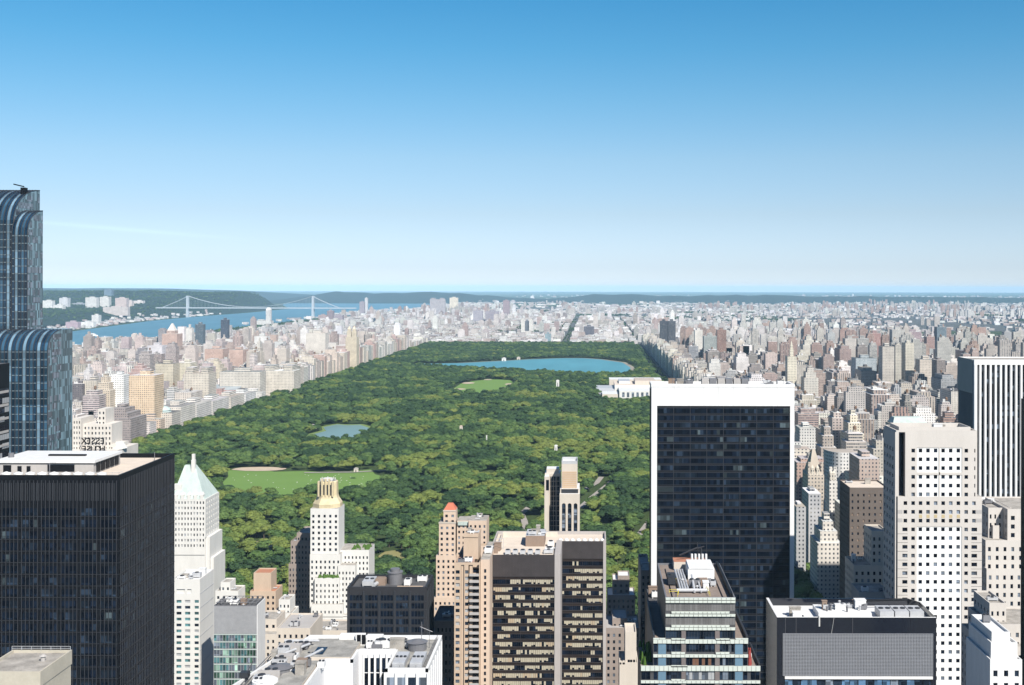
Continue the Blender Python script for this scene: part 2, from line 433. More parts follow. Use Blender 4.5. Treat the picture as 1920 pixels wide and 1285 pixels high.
mid(470,489,662,2980,35,(.6,.52,.42),'twin','the twin-topped house','cream house with two raised tops near the park left side')
mid(520,537,655,3080,35,(.6,.52,.44),'slab','the pale notch tower','pale tower right of the twin-topped cream house')
mid(492,551,697,2520,60,(.64,.57,.47),'twin','the big cream block','big cream block with low corner tops filling the park edge')
mid(412,488,699,2440,45,(.60,.55,.47),'slab','the long cream block','long cream block behind the museum on the park left side')
mid(392,448,733,2420,60,(.46,.27,.24),'museum','the red-roofed museum','long pinkish museum with grey roofs among trees at the park left edge')
mid(450,491,738,2380,30,(.70,.67,.62),'slab','the museum wing','white stone museum wing facing the trees of the park')
mid(186,246,772,1710,60,(.33,.27,.25),'setback','the brown courtyard house','dark brown courtyard apartment house at the near left corner of the park')
mid(285,323,776,1880,40,(.56,.50,.43),'dome','the glass-domed house','low cream house with a pale green glass dome beside the tan slab')
mid(292,325,684,2550,40,(.58,.50,.36),'slab','the first cream pair tower','cream tower with a dark gap beside it behind the orange tower')
mid(335,358,682,2600,40,(.62,.56,.42),'slab','the second cream pair tower','cream tower left of the raised park tower')
mid(385,416,681,2650,40,(.60,.52,.38),'setback','the stepped cream tower','stepped cream tower below the wide salmon block')
mid(597,612,592,7900,50,(.40,.28,.27),'slab','the first brown project tower','brown tower left of three near the right foot of the bridge')
mid(613,624,584,7950,50,(.27,.20,.22),'slab','the tall brown project tower','tallest dark brown tower of three near the right foot of the bridge')
mid(626,642,592,7900,60,(.34,.27,.31),'slab','the grey-brown project tower','grey-brown tower right of three near the right foot of the bridge')
for q_, (Yr, dr, zr, lb) in enumerate(((1925,70,37,'first pale stone house past the glass dome, facing the park'),(2000,80,34,'second long pale house past the glass dome, facing the park'),(2085,95,31,'third low pale house past the glass dome, facing the park'),(2190,85,28,'fourth low pale house before the red-roofed museum, facing the park'),(2285,70,26,'white low wing between the park trees and the red-roofed museum'))):
    pr_ = PX0-674*F/Yr; mid(pr_-38*F/Yr, pr_, PY0+F*(CAMZ-zr)/Yr, Yr, dr, ((.68,.62,.55),(.66,.61,.56),(.70,.65,.60),(.64,.58,.50),(.72,.70,.68))[q_], 'slab', 'the '+lb.split(' past')[0].split(' before')[0].split(' between')[0], lb)
# north of the park
mid(977,984,600,6000,40,(.70,.66,.60),'slab','the left pale fin','pale left edge tower of the three-strip slab north of the park')
mid(984,992,602,6010,30,(.12,.14,.17),'slab','the dark middle strip','dark glass middle tower of the three-strip slab north of the park')
mid(992,999,600,6000,40,(.70,.66,.60),'slab','the right pale fin','pale right edge tower of the three-strip slab north of the park')
mid(1022,1033,626,5000,25,(.22,.33,.38),'slab','the small blue tower','small blue glass tower at the far edge of the park')
mid(1095,1114,612,5400,30,(.11,.11,.14),'slab','the small dark slab','dark low slab right of the green avenue north of the park')
mid(943,955,564,9600,60,(.32,.22,.24),'slab','the far red tower','tall reddish tower alone on the skyline above the far park edge')
mid(843,858,559,10000,60,(.70,.62,.48),'slab','the far cream tower','cream tower standing high on the far ridge right of the bridge')
mid(806,834,562,9800,60,(.42,.38,.40),'twin','the far grey pair','grey two-topped slab on the far ridge right of the bridge')
mid(684,689,560,9900,30,(.60,.58,.58),'slab','the far thin tower','thin pale tower right of the far end of the bridge')
mid(674,683,567,9700,40,(.34,.28,.32),'slab','the far brown tower','brown tower beside the thin pale tower right of the bridge')
mid(887,905,583,7600,50,(.36,.33,.38),'slab','the far slab row','grey slab on the plain north of the park')
mid(910,935,584,7700,50,(.32,.28,.33),'slab','the far violet slab','violet grey slab right of a similar grey slab north of the park')
# east side
mid(1238,1252,602,4350,35,(.045,.05,.065),'slab','the left black twin','black slab tower, left one of twins beyond the park right corner')
mid(1253,1267,602,4350,35,(.06,.065,.08),'slab','the right black twin','black slab tower, right one of twins beyond the park right corner')
mid(1345,1362,618,3350,25,(.27,.15,.11),'slab','the brown pencil tower','thin dark brown tower above the white-framed black tower')
mid(1303,1318,619,3450,35,(.68,.64,.57),'slab','the cream pencil tower','cream tower left of the thin brown tower')
mid(1320,1344,630,3250,35,(.30,.33,.31),'slab','the grey green tower','grey green tower touching the thin brown tower')
mid(1477,1494,668,2350,28,(.64,.58,.44),'spires','the ornate spire tower','cream stepped tower with a pointed top, right of the white-framed black tower')
mid(1506,1530,632,3300,40,(.58,.54,.45),'setback','the tall cream shaft','tall cream tower with a small white cap behind the ornate spire')
mid(1508,1535,692,2300,35,(.56,.52,.45),'setback','the striped cream tower','striped cream tower right of the ornate pointed tower')
mid(1540,1556,640,3350,30,(.40,.36,.34),'slab','the grey-brown shaft','grey-brown shaft between the tall cream tower and the rows behind')
mid(1585,1606,634,3150,35,(.50,.45,.40),'slab','the taupe shaft','taupe shaft left of the grey slab')
mid(1608,1630,634,3150,35,(.33,.32,.30),'slab','the grey slab','grey slab with a white cap left of the brick red tower')
mid(1632,1652,624,3350,35,(.38,.20,.17),'slab','the brick red tower','brick red tower, one of the tallest among the right side rows')
mid(1673,1697,617,3700,35,(.46,.44,.40),'slab','the pale grey tower','pale grey tower behind the group of cream shafts')
mid(1699,1728,621,3800,35,(.36,.26,.28),'slab','the plum block','plum coloured block right of the pale grey tower')
mid(1738,1753,630,3450,30,(.36,.22,.19),'slab','the russet tower','russet tower left of the blue glass tower')
mid(1757,1775,612,3600,30,(.13,.19,.23),'slab','the blue glass tower','blue glass tower beside the river on the right')
mid(1655,1677,649,2500,35,(.52,.47,.40),'slab','the first cream shaft','wide cream shaft, left of three behind the white punched tower')
mid(1679,1694,646,2550,30,(.47,.44,.37),'slab','the second cream shaft','cream shaft, middle one of three behind the white punched tower')
mid(1698,1714,642,2480,32,(.56,.51,.40),'slab','the third cream shaft','cream shaft, right one of three behind the white punched tower')
mid(1725,1754,673,2420,35,(.55,.47,.38),'slab','the beige block','beige block between the cream shafts and the dark notch tower')
mid(1757,1773,674,2300,35,(.24,.20,.18),'slab','the dark notch tower','dark brown tower left of the black and white striped tower')
mid(1605,1644,671,2650,45,(.38,.44,.47),'slab','the blue lattice block','wide blue-grey block below the brick red tower')
mid(1588,1621,782,1350,35,(.60,.52,.38),'setback','the yellow cream house','yellow cream stepped apartment house right of the white-framed black tower')
mid(1540,1569,805,1240,30,(.36,.30,.25),'setback','the garden-topped house','brown apartment house with planted roof terraces left of the yellow cream house')
mid(1516,1546,890,1050,28,(.52,.44,.35),'steeple','the steep-roofed hotel','beige hotel with a steep pointed roof and dormers right of the white-framed black tower')
mid(1556,1571,900,1000,18,(.64,.60,.54),'steeple','the white gabled tower','slim white tower with a pointed cap right of the steep-roofed hotel')
mid(1500,1530,802,1330,30,(.56,.54,.50),'slab','the pale corner block','pale block beside the upper right edge of the white-framed black tower')
mid(1612,1650,860,1010,40,(.44,.33,.27),'slab','the pinkish cornice block','pinkish block with heavy cornice behind the shaded brown block')
mid(1555,1608,848,1110,26,(.62,.60,.57),'curve','the curved white tower','white tower with a curved shaded side below the garden-topped house')
mid(1494,1512,950,930,24,(.42,.42,.42),'slab','the grey park corner house','grey house at the park corner beside the white-framed black tower')
mid(1534,1579,985,870,30,(.60,.55,.48),'setback','the cream grid hotel','cream hotel with rows of windows above the park corner trees')
mid(1517,1540,925,960,30,(.42,.42,.43),'slab','the grey shaded house','grey house with shaded side just behind the cream grid hotel')
# across the river
NJG='towers across the river'
for q in [(80,98,566,9300,WHT,'white tower at the left end of the far bank row'),(111,127,561,9400,(.62,.62,.64),'pale grey tower, second from left on the far bank ridge'),
 (100,118,574,9200,WHT,'low white block in front of the pale grey tower across the river'),(160,181,560,9400,(.66,.64,.60),'broad pale tower of a pair on the far bank ridge, left one'),
 (187,204,559,9500,(.68,.66,.62),'broad pale tower of a pair on the far bank ridge, right one'),(195,209,545,10600,(.12,.2,.28),'tall dark blue tower crossing the skyline across the river'),
 (216,237,561,9300,(.60,.46,.42),'pink brick tower right of the pale pair across the river'),(238,247,566,9500,(.66,.55,.5),'small pink block right of the pink brick tower across the river'),
 (251,268,566,9900,(.70,.64,.6),'pale pink block at the right end of the far bank row'),(134,160,571,9700,(.30,.33,.38),'low blue grey block between far bank towers'),
 (142,152,562,10400,(.55,.58,.62),'small pale tower behind the blue grey block across the river')]:
    mid(q[0],q[1],q[2],q[3],50,q[4],'slab','the '+q[5].split(',')[0],q[5],NJG)
for q in [(123,146,606,6500,(.48,.34,.40),'pink block standing at the water edge across the river'),(150,175,606,6700,(.78,.76,.74),'white terraced block at the water edge across the river'),
 (172,185,593,7100,(.70,.68,.66),'pale tower above the white terraced block across the river'),(193,240,578,8400,(.58,.50,.46),'long low brick block on the slope below the pink brick tower across the river')]:
    mid(q[0],q[1],q[2],q[3],40,q[4],'slab','the '+q[5].split(' across')[0],q[5],NJG)

def zground(x, y):
    if x < -2700 and 3800 < y < 13300: return max(0, jersey(x, y))
    return 0
def mid_build(e):
    px0, px1, py, Y, dep, col, shape, short, label, group, pitch = e
    x0, x1 = X(px0, Y), X(px1, Y); y0, y1 = Y, Y+dep; z = Z(py, Y); zb = zground((x0+x1)/2, Y) - 2 if Y > 5000 else 0
    wd = x1-x0; mb = MB(); tops = []; M2 = None
    extra = []
    if shape == 'slab':
        mb.box(x0,x1,y0,y1,zb,z); extra.append(('roof_bulkhead', (x0+wd*.3, x0+wd*.7, y0+dep*.35, y0+dep*.75, z, z+min(7, wd*.25)), tuple(min(.8,c*1.15) for c in col)))
    elif shape == 'setback':
        mb.box(x0,x1,y0,y1,zb,zb+(z-zb)*.78); mb.box(x0+wd*.14,x1-wd*.14,y0+dep*.1,y1-dep*.1,zb+(z-zb)*.78,zb+(z-zb)*.92); mb.box(x0+wd*.28,x1-wd*.28,y0+dep*.2,y1-dep*.2,zb+(z-zb)*.92,z+2)
        extra.append(('roof_bulkhead',(x0+wd*.38,x1-wd*.38,y0+dep*.35,y1-dep*.35,z+2,z+7),col))
    elif shape == 'twin':
        mb.box(x0,x1,y0,y1,zb,z); extra += [('tower_top',(x0+wd*.06,x0+wd*.34,y0+4,y1-8,z,z+11),col),('tower_top',(x1-wd*.34,x1-wd*.06,y0+4,y1-8,z,z+11),col)]
    elif shape in ('pyramid','steeple','spires','spire'):
        mb.box(x0,x1,y0,y1,zb,z)
    elif shape == 'museum':
        mb.box(x0,x1,y0,y1,zb,z)
        mb.face([(x0,y0,z),(x1,y0,z),(x1,(y0+y1)/2,z+9),(x0,(y0+y1)/2,z+9)]); mb.face([(x0,y1,z),(x0,(y0+y1)/2,z+9),(x1,(y0+y1)/2,z+9),(x1,y1,z)])
        mb.box(x0+wd*.3,x0+wd*.5,y0-14,y1,zb,z+4)
    elif shape == 'dome': mb.box(x0,x1,y0,y1,zb,z)
    elif shape == 'curve':
        n = 10; pl = [(x0+wd*.5*(1-math.cos(math.pi/2*i/n)), y0+dep*(1-math.sin(math.pi/2*i/n))) for i in range(n+1)]
        mb.prism([(x0,y1)]+pl[1:]+[(x1,y0),(x1,y1)], zb, z)
    nm = {'spire':'stone_church','museum':'museum_building','steeple':'pointed_hotel'}.get(shape, 'apartment_tower' if z > 75 else 'apartment_block')
    cat = {'spire':'church','museum':'museum'}.get(shape, 'building')
    o = mb.build(nm, M_CITY); nf = len(mb.f)
    rc = pick(PAL_R)
    cols = []
    for f_ in mb.f:
        zs = [mb.v[i][2] for i in f_]
        cols.append((*(rc if max(zs)-min(zs) < .1 else col), pitch))
    if shape == 'museum': cols = [(*col, pitch)]*5 + cols[5:]; cols[6] = cols[7] = (.30,.34,.36,0)
    paint(o, cols); tag(o, label, cat, group)
    if shape == 'pyramid':
        extra.append(('crown_stage',(x0+wd*.22,x1-wd*.22,y0+dep*.22,y1-dep*.22,z,z+10),col))
        r = MB(); r.frus((x0+wd*.25,x1-wd*.25,y0+dep*.25,y1-dep*.25),(x0+wd*.46,x1-wd*.46,y0+dep*.46,y1-dep*.46),z+10,z+32)
        ro = r.build('pointed_roof', M_CITY, o); paint(ro, [(.66,.60,.54,0)]*len(r.f))
    if shape == 'steeple':
        r = MB(); k = z+min(26, wd*1.5)
        r.frus((x0+1,x1-1,y0+1,y1-1),(x0+wd*.42,x1-wd*.42,y0+dep*.45,y1-dep*.45),z,k)
        ro = r.build('pointed_roof', M_CITY, o); paint(ro, [(.44,.37,.29,0)]*len(r.f))
        for k2 in (.3,.62):
            d = MB(); d.box(x0+wd*k2-1.2,x0+wd*k2+1.2,y0+1.2,y0+5,z,z+6); d.face([(x0+wd*k2-1.4,y0+1.1,z+6),(x0+wd*k2+1.4,y0+1.1,z+6),(x0+wd*k2,y0+3,z+9)])
            do = d.build('dormer', M_CITY, o); paint(do, [(.58,.52,.42,0)]*len(d.f))
        for cx in (x0+1.5, x1-1.5):
            d = MB(); d.box(cx-1.2,cx+1.2,y0+2,y0+4,z,z+11); do = d.build('chimney', M_CITY, o); paint(do, [(*col,0)]*len(d.f))
    if shape == 'spires':
        for cx in ((x0+wd*.28, x0+wd*.72) if wd > 28 else (x0+wd*.5,)):
            q = wd*.2; r = MB(); r.box(cx-q,cx+q,y0+5,y0+5+2*q,z,z+15); r.box(cx-q*.7,cx+q*.7,y0+6,y0+5+1.7*q,z+15,z+22); r.frus((cx-q*.6,cx+q*.6,y0+6,y0+5+1.6*q),(cx-.3,cx+.3,y0+5+q,y0+5.6+q),z+22,z+31)
            ro = r.build('spire', M_CITY, o); paint(ro, [(*col,.3)]*len(r.f))
    if shape == 'spire':
        r = MB(); tx = X(502.5, Y); zt = Z(578, Y); r.box(tx-14,tx+14,y0+5,y0+33,z-20,zt-14); r.frus((tx-14,tx+14,y0+5,y0+33),(tx-7,tx+7,y0+12,y0+26),zt-14,zt)
        ro = r.build('bell_tower', M_CITY, o); paint(ro, [(.62,.60,.57,.2)]*len(r.f))
    if shape == 'dome':
        r = MB(); n = 14; rr = wd*.36; cx = x0+wd*.42; cy = y0+dep*.4
        for j in range(5):
            a0, a1 = math.pi/2*j/5, math.pi/2*(j+1)/5
            r.cyl(cx, cy, z+rr*.8*math.sin(a0), z+rr*.8*math.sin(a1), rr*math.cos(a0), max(.01, rr*math.cos(a1)), n)
        ro = r.build('glass_dome', M_CITY, o); paint(ro, [(.42,.55,.53,.1)]*len(r.f))
    for nm2, b, c2 in extra:
        r = MB(); r.box(*b); ro = r.build(nm2, M_CITY, o); paint(ro, [(*c2, .1)]*4 + [(*pick(PAL_R), 0)]*2)
    return (short, (px0+px1)/2, py, (x0-4, x1+4, y0-4, y1+4))
LMK = []
for e in MID:
    r_ = mid_build(e); LMK.append(r_); CLEAR.append(r_[3])
# screen rectangles covered by the near towers: only used to decide which far things need modelling singly
HIDE = [(-50,327,850,1300),(-50,78,360,850),(70,130,620,850),(327,402,905,1300),(402,497,1130,1300),(583,648,905,1300),(543,583,1005,1300),(648,690,1035,1300),
        (652,817,1075,1300),(440,830,1195,1300),(815,912,970,1300),(853,918,1012,1300),(918,1137,1000,1300),(1022,1087,885,1300),(1220,1490,717,1300),(1140,1200,1090,1300),
        (1235,1380,1056,1300),(1440,1757,1122,1300),(1660,1842,800,1300),(1797,1990,672,1300),(1580,1660,905,1300),(1845,1990,940,1300)]
def hidden(px, py): return any(a <= px <= b and c <= py <= d for a, b, c, d in HIDE)

# west side: row facing the park, then the blocks behind it
y = 1690
while y < 4800:
    d = R.choice((22, 28, 36, 42)); 
    h = R.uniform(26, 36) if y < 2250 else R.uniform(42, 62) if y < 4300 else R.uniform(22,38)
    lot(-712, -676+R.uniform(0,2), y, y+d-.6, h, [((.66,.57,.47),4),((.60,.50,.40),3),((.50,.33,.27),1),((.70,.66,.60),3)], 'row')
    y += d
    if R.random() < .5: y += 16
def fw(x, y): return R.choice((18, 24, 32, 42, 50)) if y < 3600 else R.choice((16, 20, 26, 34, 44))
AWB = [-925,-745,-1185,-960,-1435,-1220,-1640,-1465,-1800,-1662]
blocks(AWB, 1690-80.5*3, 4800, PAL_W, fw)
# east side
y = 830
while y < 4820:
    d = R.choice((18, 24, 30, 36)); h = R.uniform(42, 62) if y > 900 else 50
    if y > 4300: h = R.uniform(20, 45)
    lot(203+R.uniform(0,2), 236, y, y+d-.5, h, [((.60,.54,.45),4),((.54,.47,.38),3),((.42,.28,.22),1),((.62,.60,.55),2)], 'row')
    y += d
    if R.random() < .5: y += 15
def fe(x, y): return R.choice((26, 40, 48, 55, 62)) if y < 3700 else R.choice((16, 20, 24, 45))
blocks([238,332,356,470,510,620,645,770,800,960,990,1170,1200,1380,1405,1630], 790, 4800, PAL_E, fe)
# above the park, both sides
AVN = [-1800,-1665,-1640,-1470,-1440,-1225,-1190,-960,-930,-700,-680,-420,-390,-132,-92,190,215,345,370,620,645,800,830,990,1010,1200,1220,1500]
def edge_in(x, y): return inside(CITY, x, y)
n0 = len(BLD)
def fn(x, y): return R.choice((13, 16, 18, 20, 27))
blocks(AVN, 4860, 12200, PAL_N, fn, far=True)
BLD[n0:] = [b for b in BLD[n0:] if edge_in(b[0]-20, b[2]) and edge_in(b[1]+20, b[3]) and nz(b[0], b[2], .0016, 11) < .42]
# brick and concrete project towers in green superblocks
def projects(n, xr, yr, h=(38, 60)):
    for _ in range(n):
        cx, cy = R.uniform(*xr), R.uniform(*yr); col = pick([((.36,.23,.18),3),((.44,.40,.36),3),((.55,.53,.50),2)])
        for k in range(R.randint(3, 8)):
            a, b = cx+R.uniform(-130,130), cy+R.uniform(-170,170); hh = R.uniform(*h); wd = R.uniform(16,34)
            if (b < 5000 and a < 330) or (a > 1230 and 2900 < b < 5400 and hh > 42) or (-800 < a < 240 and b < 4880) : continue
            BLD.append((a, a+wd, b, b+16, hh, col, pick(PAL_R), R.random(), 'tower'))
projects(30, (800,1560), (3600,5200)); projects(20, (0,1300), (4950,7000), (30,48)); projects(10, (-1500,0), (5600,9500), (32,50))
projects(50, (-1000,5200), (8200,15000)); projects(22, (1900,6500), (6500,12000)); projects(26, (2500,8000), (11000,17000), (40,75)); projects(14, (-1700,-900), (9000,12000), (45,70))
projects(16, (0,900), (3600,4800), (45,85)); projects(34, (500,1560), (2300,4900), (58,112)); projects(10, (420,1300), (1500,2400), (50,90))
# the boroughs beyond the rivers
def scatter(n, xr, yr, h=(7, 16), s=(14, 42)):
    for _ in range(n):
        yy = math.sqrt(R.uniform(yr[0]**2, yr[1]**2)) if yr[0] else R.uniform(*yr); xx = R.uniform(*xr)
        if abs(F*xx/yy + PX0 - 960) > 1010: continue
        if xx < -1900 and yy > 12000: continue
        if inside(CITY, xx, yy) or nz(xx, yy, .0011, 23) > .28: continue
        if xx < 1200 + max(0, 6000-yy)*.4 and yy < 7000: continue
        wd, dd = R.uniform(*s), R.uniform(*s)
        BLD.append((xx, xx+wd, yy, yy+dd, R.uniform(*h)*(1 if R.random() < .93 else 2.2), pick(PAL_N), pick(PAL_R), R.random(), 'low'))
scatter(9000, (-2200,9500), (6200,13000)); scatter(6500, (-2500,14000), (12500,20000), (8,20), (20,70)); scatter(700, (-6000,22000), (19000,34000), (10,26), (30,90))
# far bank houses across the river
for _ in range(400):
    yy = R.uniform(5400, 9900); sh = lerpt(yy, SHORE); xx = sh - (R.uniform(20, 330) if R.random() < .55 else R.uniform(300, 2600))
    zz = zground(xx, yy); 
    if 25 < zz < lerpt(yy, [(5000,40),(9000,95)]) : continue
    BLD.append((xx, xx+R.uniform(10,34), yy, yy+R.uniform(10,24), zz+R.uniform(7,15), pick([((.72,.70,.68),4),((.52,.40,.38),2),((.45,.45,.47),2)]), pick(PAL_R), R.random(), 'low'))

# --- the nearest 300 in view are things of their own, the rest one mass
def shows(b):
    cx = (b[0]+b[1])/2; px = PX0+F*cx/b[2]; py = PY0+F*(CAMZ-b[4])/b[2]
    return 100 < px < 1830 and py < 1285 and not hidden(px, py+3) and not (130 < px < 1250 and b[0] > 240 and b[2] < 2000)
cand = sorted([b for b in BLD if shows(b)], key=lambda b: b[2]/(1+.012*(b[4]+b[1]-b[0])))[:300]
cs = set(id(b) for b in cand)
rest = [b for b in BLD if id(b) not in cs]
def cname(c):
    r, g, b = c; l = (r+g+b)/3
    if l > .60: return 'white'
    if r > g*1.5: return 'brick red' if l > .2 else 'dark brown'
    if r > b*1.28: return 'cream' if l > .48 else ('tan' if l > .32 else 'brown')
    return 'pale grey' if l > .45 else ('grey' if l > .25 else 'dark grey')
ORD = ['closest','second closest','third closest','fourth closest','fifth closest','sixth closest','seventh closest','eighth closest','ninth closest','tenth closest','eleventh closest','twelfth closest']
cnt = {}
info = []
for b in cand:
    px = PX0+F*(b[0]+b[1])/2/b[2]; py = PY0+F*(CAMZ-b[4])/b[2]
    k = min(range(len(LMK)), key=lambda i: (LMK[i][1]-px)**2 + (2.2*(LMK[i][2]-py))**2)
    info.append((k, (LMK[k][1]-px)**2 + (2.2*(LMK[k][2]-py))**2, cname(b[5]), 'tall' if b[4] > 45 else ('low' if b[4] < 22 else 'mid-height'), b))
info.sort(key=lambda t: (t[0], t[1]))
rank = {}
def tankmesh():
    m = MB(); m.cyl(0,0,2.4,6.0,2.0,2.0,10,0); m.cyl(0,0,6.0,7.6,2.15,.1,10,0)
    for a in (-1.2,1.2):
        for c in (-1.2,1.2): m.bar((a,c,0),(a,c,2.5),.15)
    return m
WOODM = plain('tank_wood', (.20,.13,.09), .9)
tank0 = None
for k, d, cn, hn, b in info:
    x0,x1,y0,y1,h,wc,rc,pt,kind = b
    key = (k, cn, hn); rank[key] = rank.get(key, 0)+1; r = rank[key]
    o_ = ORD[r-1] if r <= len(ORD) else '%dth closest' % r
    lab = '%s %s block, %s of its kind to %s' % (hn, cn, o_, LMK[k][0])
    if len(lab.split()) > 16: lab = '%s %s block, %s to %s' % (hn, cn, o_, LMK[k][0])
    mb = MB(); wd, dp = x1-x0, y1-y0
    mb.box(x0,x1,y0,y1,0,h, bottom=False)
    if h > 40: mb.box(x0+wd*.15,x1-wd*.15,y0+dp*.12,y1-dp*.12,h,h+R.uniform(3,9), bottom=False)
    else: mb.box(x0-.4,x1+.4,y0-.4,y0,h-1.4,h+.8, bottom=False)
    o = mb.build('apartment_block', M_CITY); paint(o, ([(*wc,pt)]*4+[(*rc,0)])*2)
    tag(o, lab, 'building', 'city blocks left of the park' if x0 < 0 else 'city blocks right of the park')
    ex = MB(); zt = max(v[2] for v in mb.v)-.8 if h <= 40 else max(v[2] for v in mb.v)
    bx, by = R.uniform(x0+wd*.2, x1-wd*.5), R.uniform(y0+dp*.25, y1-dp*.5); ex.box(bx, bx+wd*.22, by, by+dp*.22, zt, zt+R.uniform(2.5,5))
    e_ = ex.build('roof_bulkhead', M_CITY, o); paint(e_, [(*pick(PAL_R),0)]*6)
    if R.random() < .55:
        loc = (x0+wd*R.uniform(.25,.75), y0+dp*R.uniform(.35,.8), zt)
        if tank0 is None:
            tank0 = tankmesh().build('water_tank', WOODM, o, org=(0,0,0)); place(tank0, o, loc)
        else:
            t2 = tank0.copy(); link(t2); place(t2, o, loc)

# mass of the rest
def mass(name, bl, label):
    V = []; C = []; 
    sg = np.array([(0,0,0),(1,0,0),(1,1,0),(0,1,0),(0,0,1),(1,0,1),(1,1,1),(0,1,1)], dtype=np.float64)
    bx = []
    for x0,x1,y0,y1,h,wc,rc,pt,kind in bl:
        bx.append((x0,x1,y0,y1,-3,h,wc,rc,pt))
        wd, dp = x1-x0, y1-y0
        if h > 38 and R.random() < .6:
            bx.append((x0+wd*.18,x1-wd*.18,y0+dp*.18,y1-dp*.18,h,h+R.uniform(3,10),wc,rc,pt))
            if R.random() < .6: bx.append((x0+wd*.36,x1-wd*.36,y0+dp*.36,y1-dp*.36,h,h+R.uniform(11,15),wc,rc,0))
        if y0 < 7000:
            for _k in range(3 if y0 < 3500 else 1):
                if R.random() < .3: continue
                a, c = x0+wd*R.uniform(.05,.75), y0+dp*R.uniform(.05,.75); ff = min(wd*.25, R.uniform(2, 5)); bx.append((a,a+ff,c,c+min(dp*.25,R.uniform(2,6)),h,h+R.uniform(1.5,6),pick(PAL_R),pick(PAL_R),0))
    n = len(bx); A = np.array([b[:6] for b in bx])
    lo = A[:, [0,2,4]][:, None, :]; hi = A[:, [1,3,5]][:, None, :]
    v = (lo + (hi-lo)*sg[None]).reshape(-1, 3)
    q = np.array([(0,1,5,4),(1,2,6,5),(2,3,7,6),(3,0,4,7),(4,5,6,7)]); f = (q[None] + 8*np.arange(n)[:, None, None]).reshape(-1)
    me = bpy.data.meshes.new(name); me.vertices.add(len(v)); me.vertices.foreach_set('co', v.ravel())
    me.loops.add(len(f)); me.loops.foreach_set('vertex_index', f.astype(np.int32))
    me.polygons.add(n*5); me.polygons.foreach_set('loop_start', (np.arange(n*5)*4).astype(np.int32)); me.polygons.foreach_set('loop_total', np.full(n*5, 4, dtype=np.int32))
    me.polygons.foreach_set('use_smooth', np.zeros(n*5, dtype=bool)); me.update(); me.validate(); me.materials.append(M_CITY)
    col = np.zeros((n,5,4), dtype=np.float32)
    for i, b in enumerate(bx): col[i,:4,:3] = b[6]; col[i,:4,3] = b[8]; col[i,4,:3] = b[7]
    at = me.color_attributes.new('col', 'FLOAT_COLOR', 'CORNER'); at.data.foreach_set('color', np.repeat(col.reshape(-1,4), 4, axis=0).ravel())
    o = bpy.data.objects.new(name, me); link(o); tag(o, label, 'buildings', kind='stuff'); return o
mass('distant_buildings', rest, 'thousands of pale and brick buildings spreading to the horizon around the park')

# ------------------------------------------------------------------ the park
PARK = [(-662,770),(170,770),(172,4800),(-662,4800)]
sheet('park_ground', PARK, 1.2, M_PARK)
POOL = [(-545,3540),(-520,3440),(-450,3390),(-330,3330),(-150,3190),(0,3080),(60,3090),(105,3200),(112,3420),(95,3640),(30,3790),(-30,3860),(-90,3860),(-190,3800),(-290,3700),(-400,3600),(-500,3570)]
def grow(poly, d):
    cx = sum(p[0] for p in poly)/len(poly); cy = sum(p[1] for p in poly)/len(poly)
    return [(cx+(x-cx)*(1+d/max(30,math.hypot(x-cx,y-cy))), cy+(y-cy)*(1+d/max(30,math.hypot(x-cx,y-cy)))) for x, y in poly]
sheet('reservoir_bank', grow(POOL, 14), 1.6, plain('bank', (.30,.27,.22), .9)); sheet('reservoir', POOL, 1.9, M_POOL)
LAKE = [(-428,1765),(-400,1740),(-372,1752),(-366,1800),(-358,1850),(-368,1940),(-392,1985),(-412,1978),(-432,1990),(-446,1950),(-430,1900),(-442,1850),(-430,1810)]
sheet('lake_bank', grow(LAKE, 13), 1.5, lawn_mat('bank_grass', (.10,.16,.05), (.18,.23,.08))); sheet('park_lake', LAKE, 1.7, M_LAKE)
GREAT = [(-300,2560),(-240,2500),(-190,2600),(-180,2800),(-205,2950),(-258,2975),(-292,2920),(-316,2840),(-318,2680)]
sheet('great_lawn', GREAT, 1.6, M_LAWN)
SHEEP = [(-412,1325),(-372,1306),(-330,1322),(-296,1308),(-262,1322),(-236,1350),(-248,1392),(-246,1430),(-270,1462),(-282,1500),(-306,1482),(-330,1474),(-362,1486),(-400,1480),(-424,1502),(-440,1500),(-462,1490),(-446,1440),(-440,1400),(-426,1362)]
sheet('meadow', SHEEP, 1.6, M_LAWN)
def disc(x, y, rx, ry, z, mat, name):
    sheet(name, [(x+rx*math.cos(a*math.pi/8)*(1+.08*math.sin(a*2.3)), y+ry*math.sin(a*math.pi/8)) for a in range(16)], z, mat)
M_DRY = lawn_mat('dry_grass', (.16,.15,.06), (.24,.22,.10))
SAND = [(-302,2680,14,18),(-300,2850,15,24),(-200,2710,14,30),(-196,2820,13,24),(-262,2955,10,13)]
for s_ in SAND: disc(*s_, 2.0, M_SAND, 'sand_infield')
disc(-425, 1500, 34, 17, 2.0, M_SAND, 'sand_path'); disc(-368,1040,26,36,1.7,M_SAND,'sand_path'); disc(-300,1062,16,14,1.7,M_SAND,'sand_path')
disc(-172,1020,13,20,1.7,M_DRY,'small_lawn'); disc(-175,985,10,9,2.0,M_PATH,'path')
PATHS = [[(-70,1030),(-66,1070),(-63,1130),(-67,1170),(-72,1205),(-66,1245),(-54,1285),(-38,1308),(-20,1330),(-5,1360),(6,1395),(12,1440)],[(-78,930),(-70,1040)],[(-12,1240),(0,1300),(18,1380),(30,1440)],[(-205,1560),(-222,1520),(-250,1490)],[(40,1080),(60,1180),(84,1240),(70,1330)],[(-262,1490),(-300,1475),(-360,1470)]]
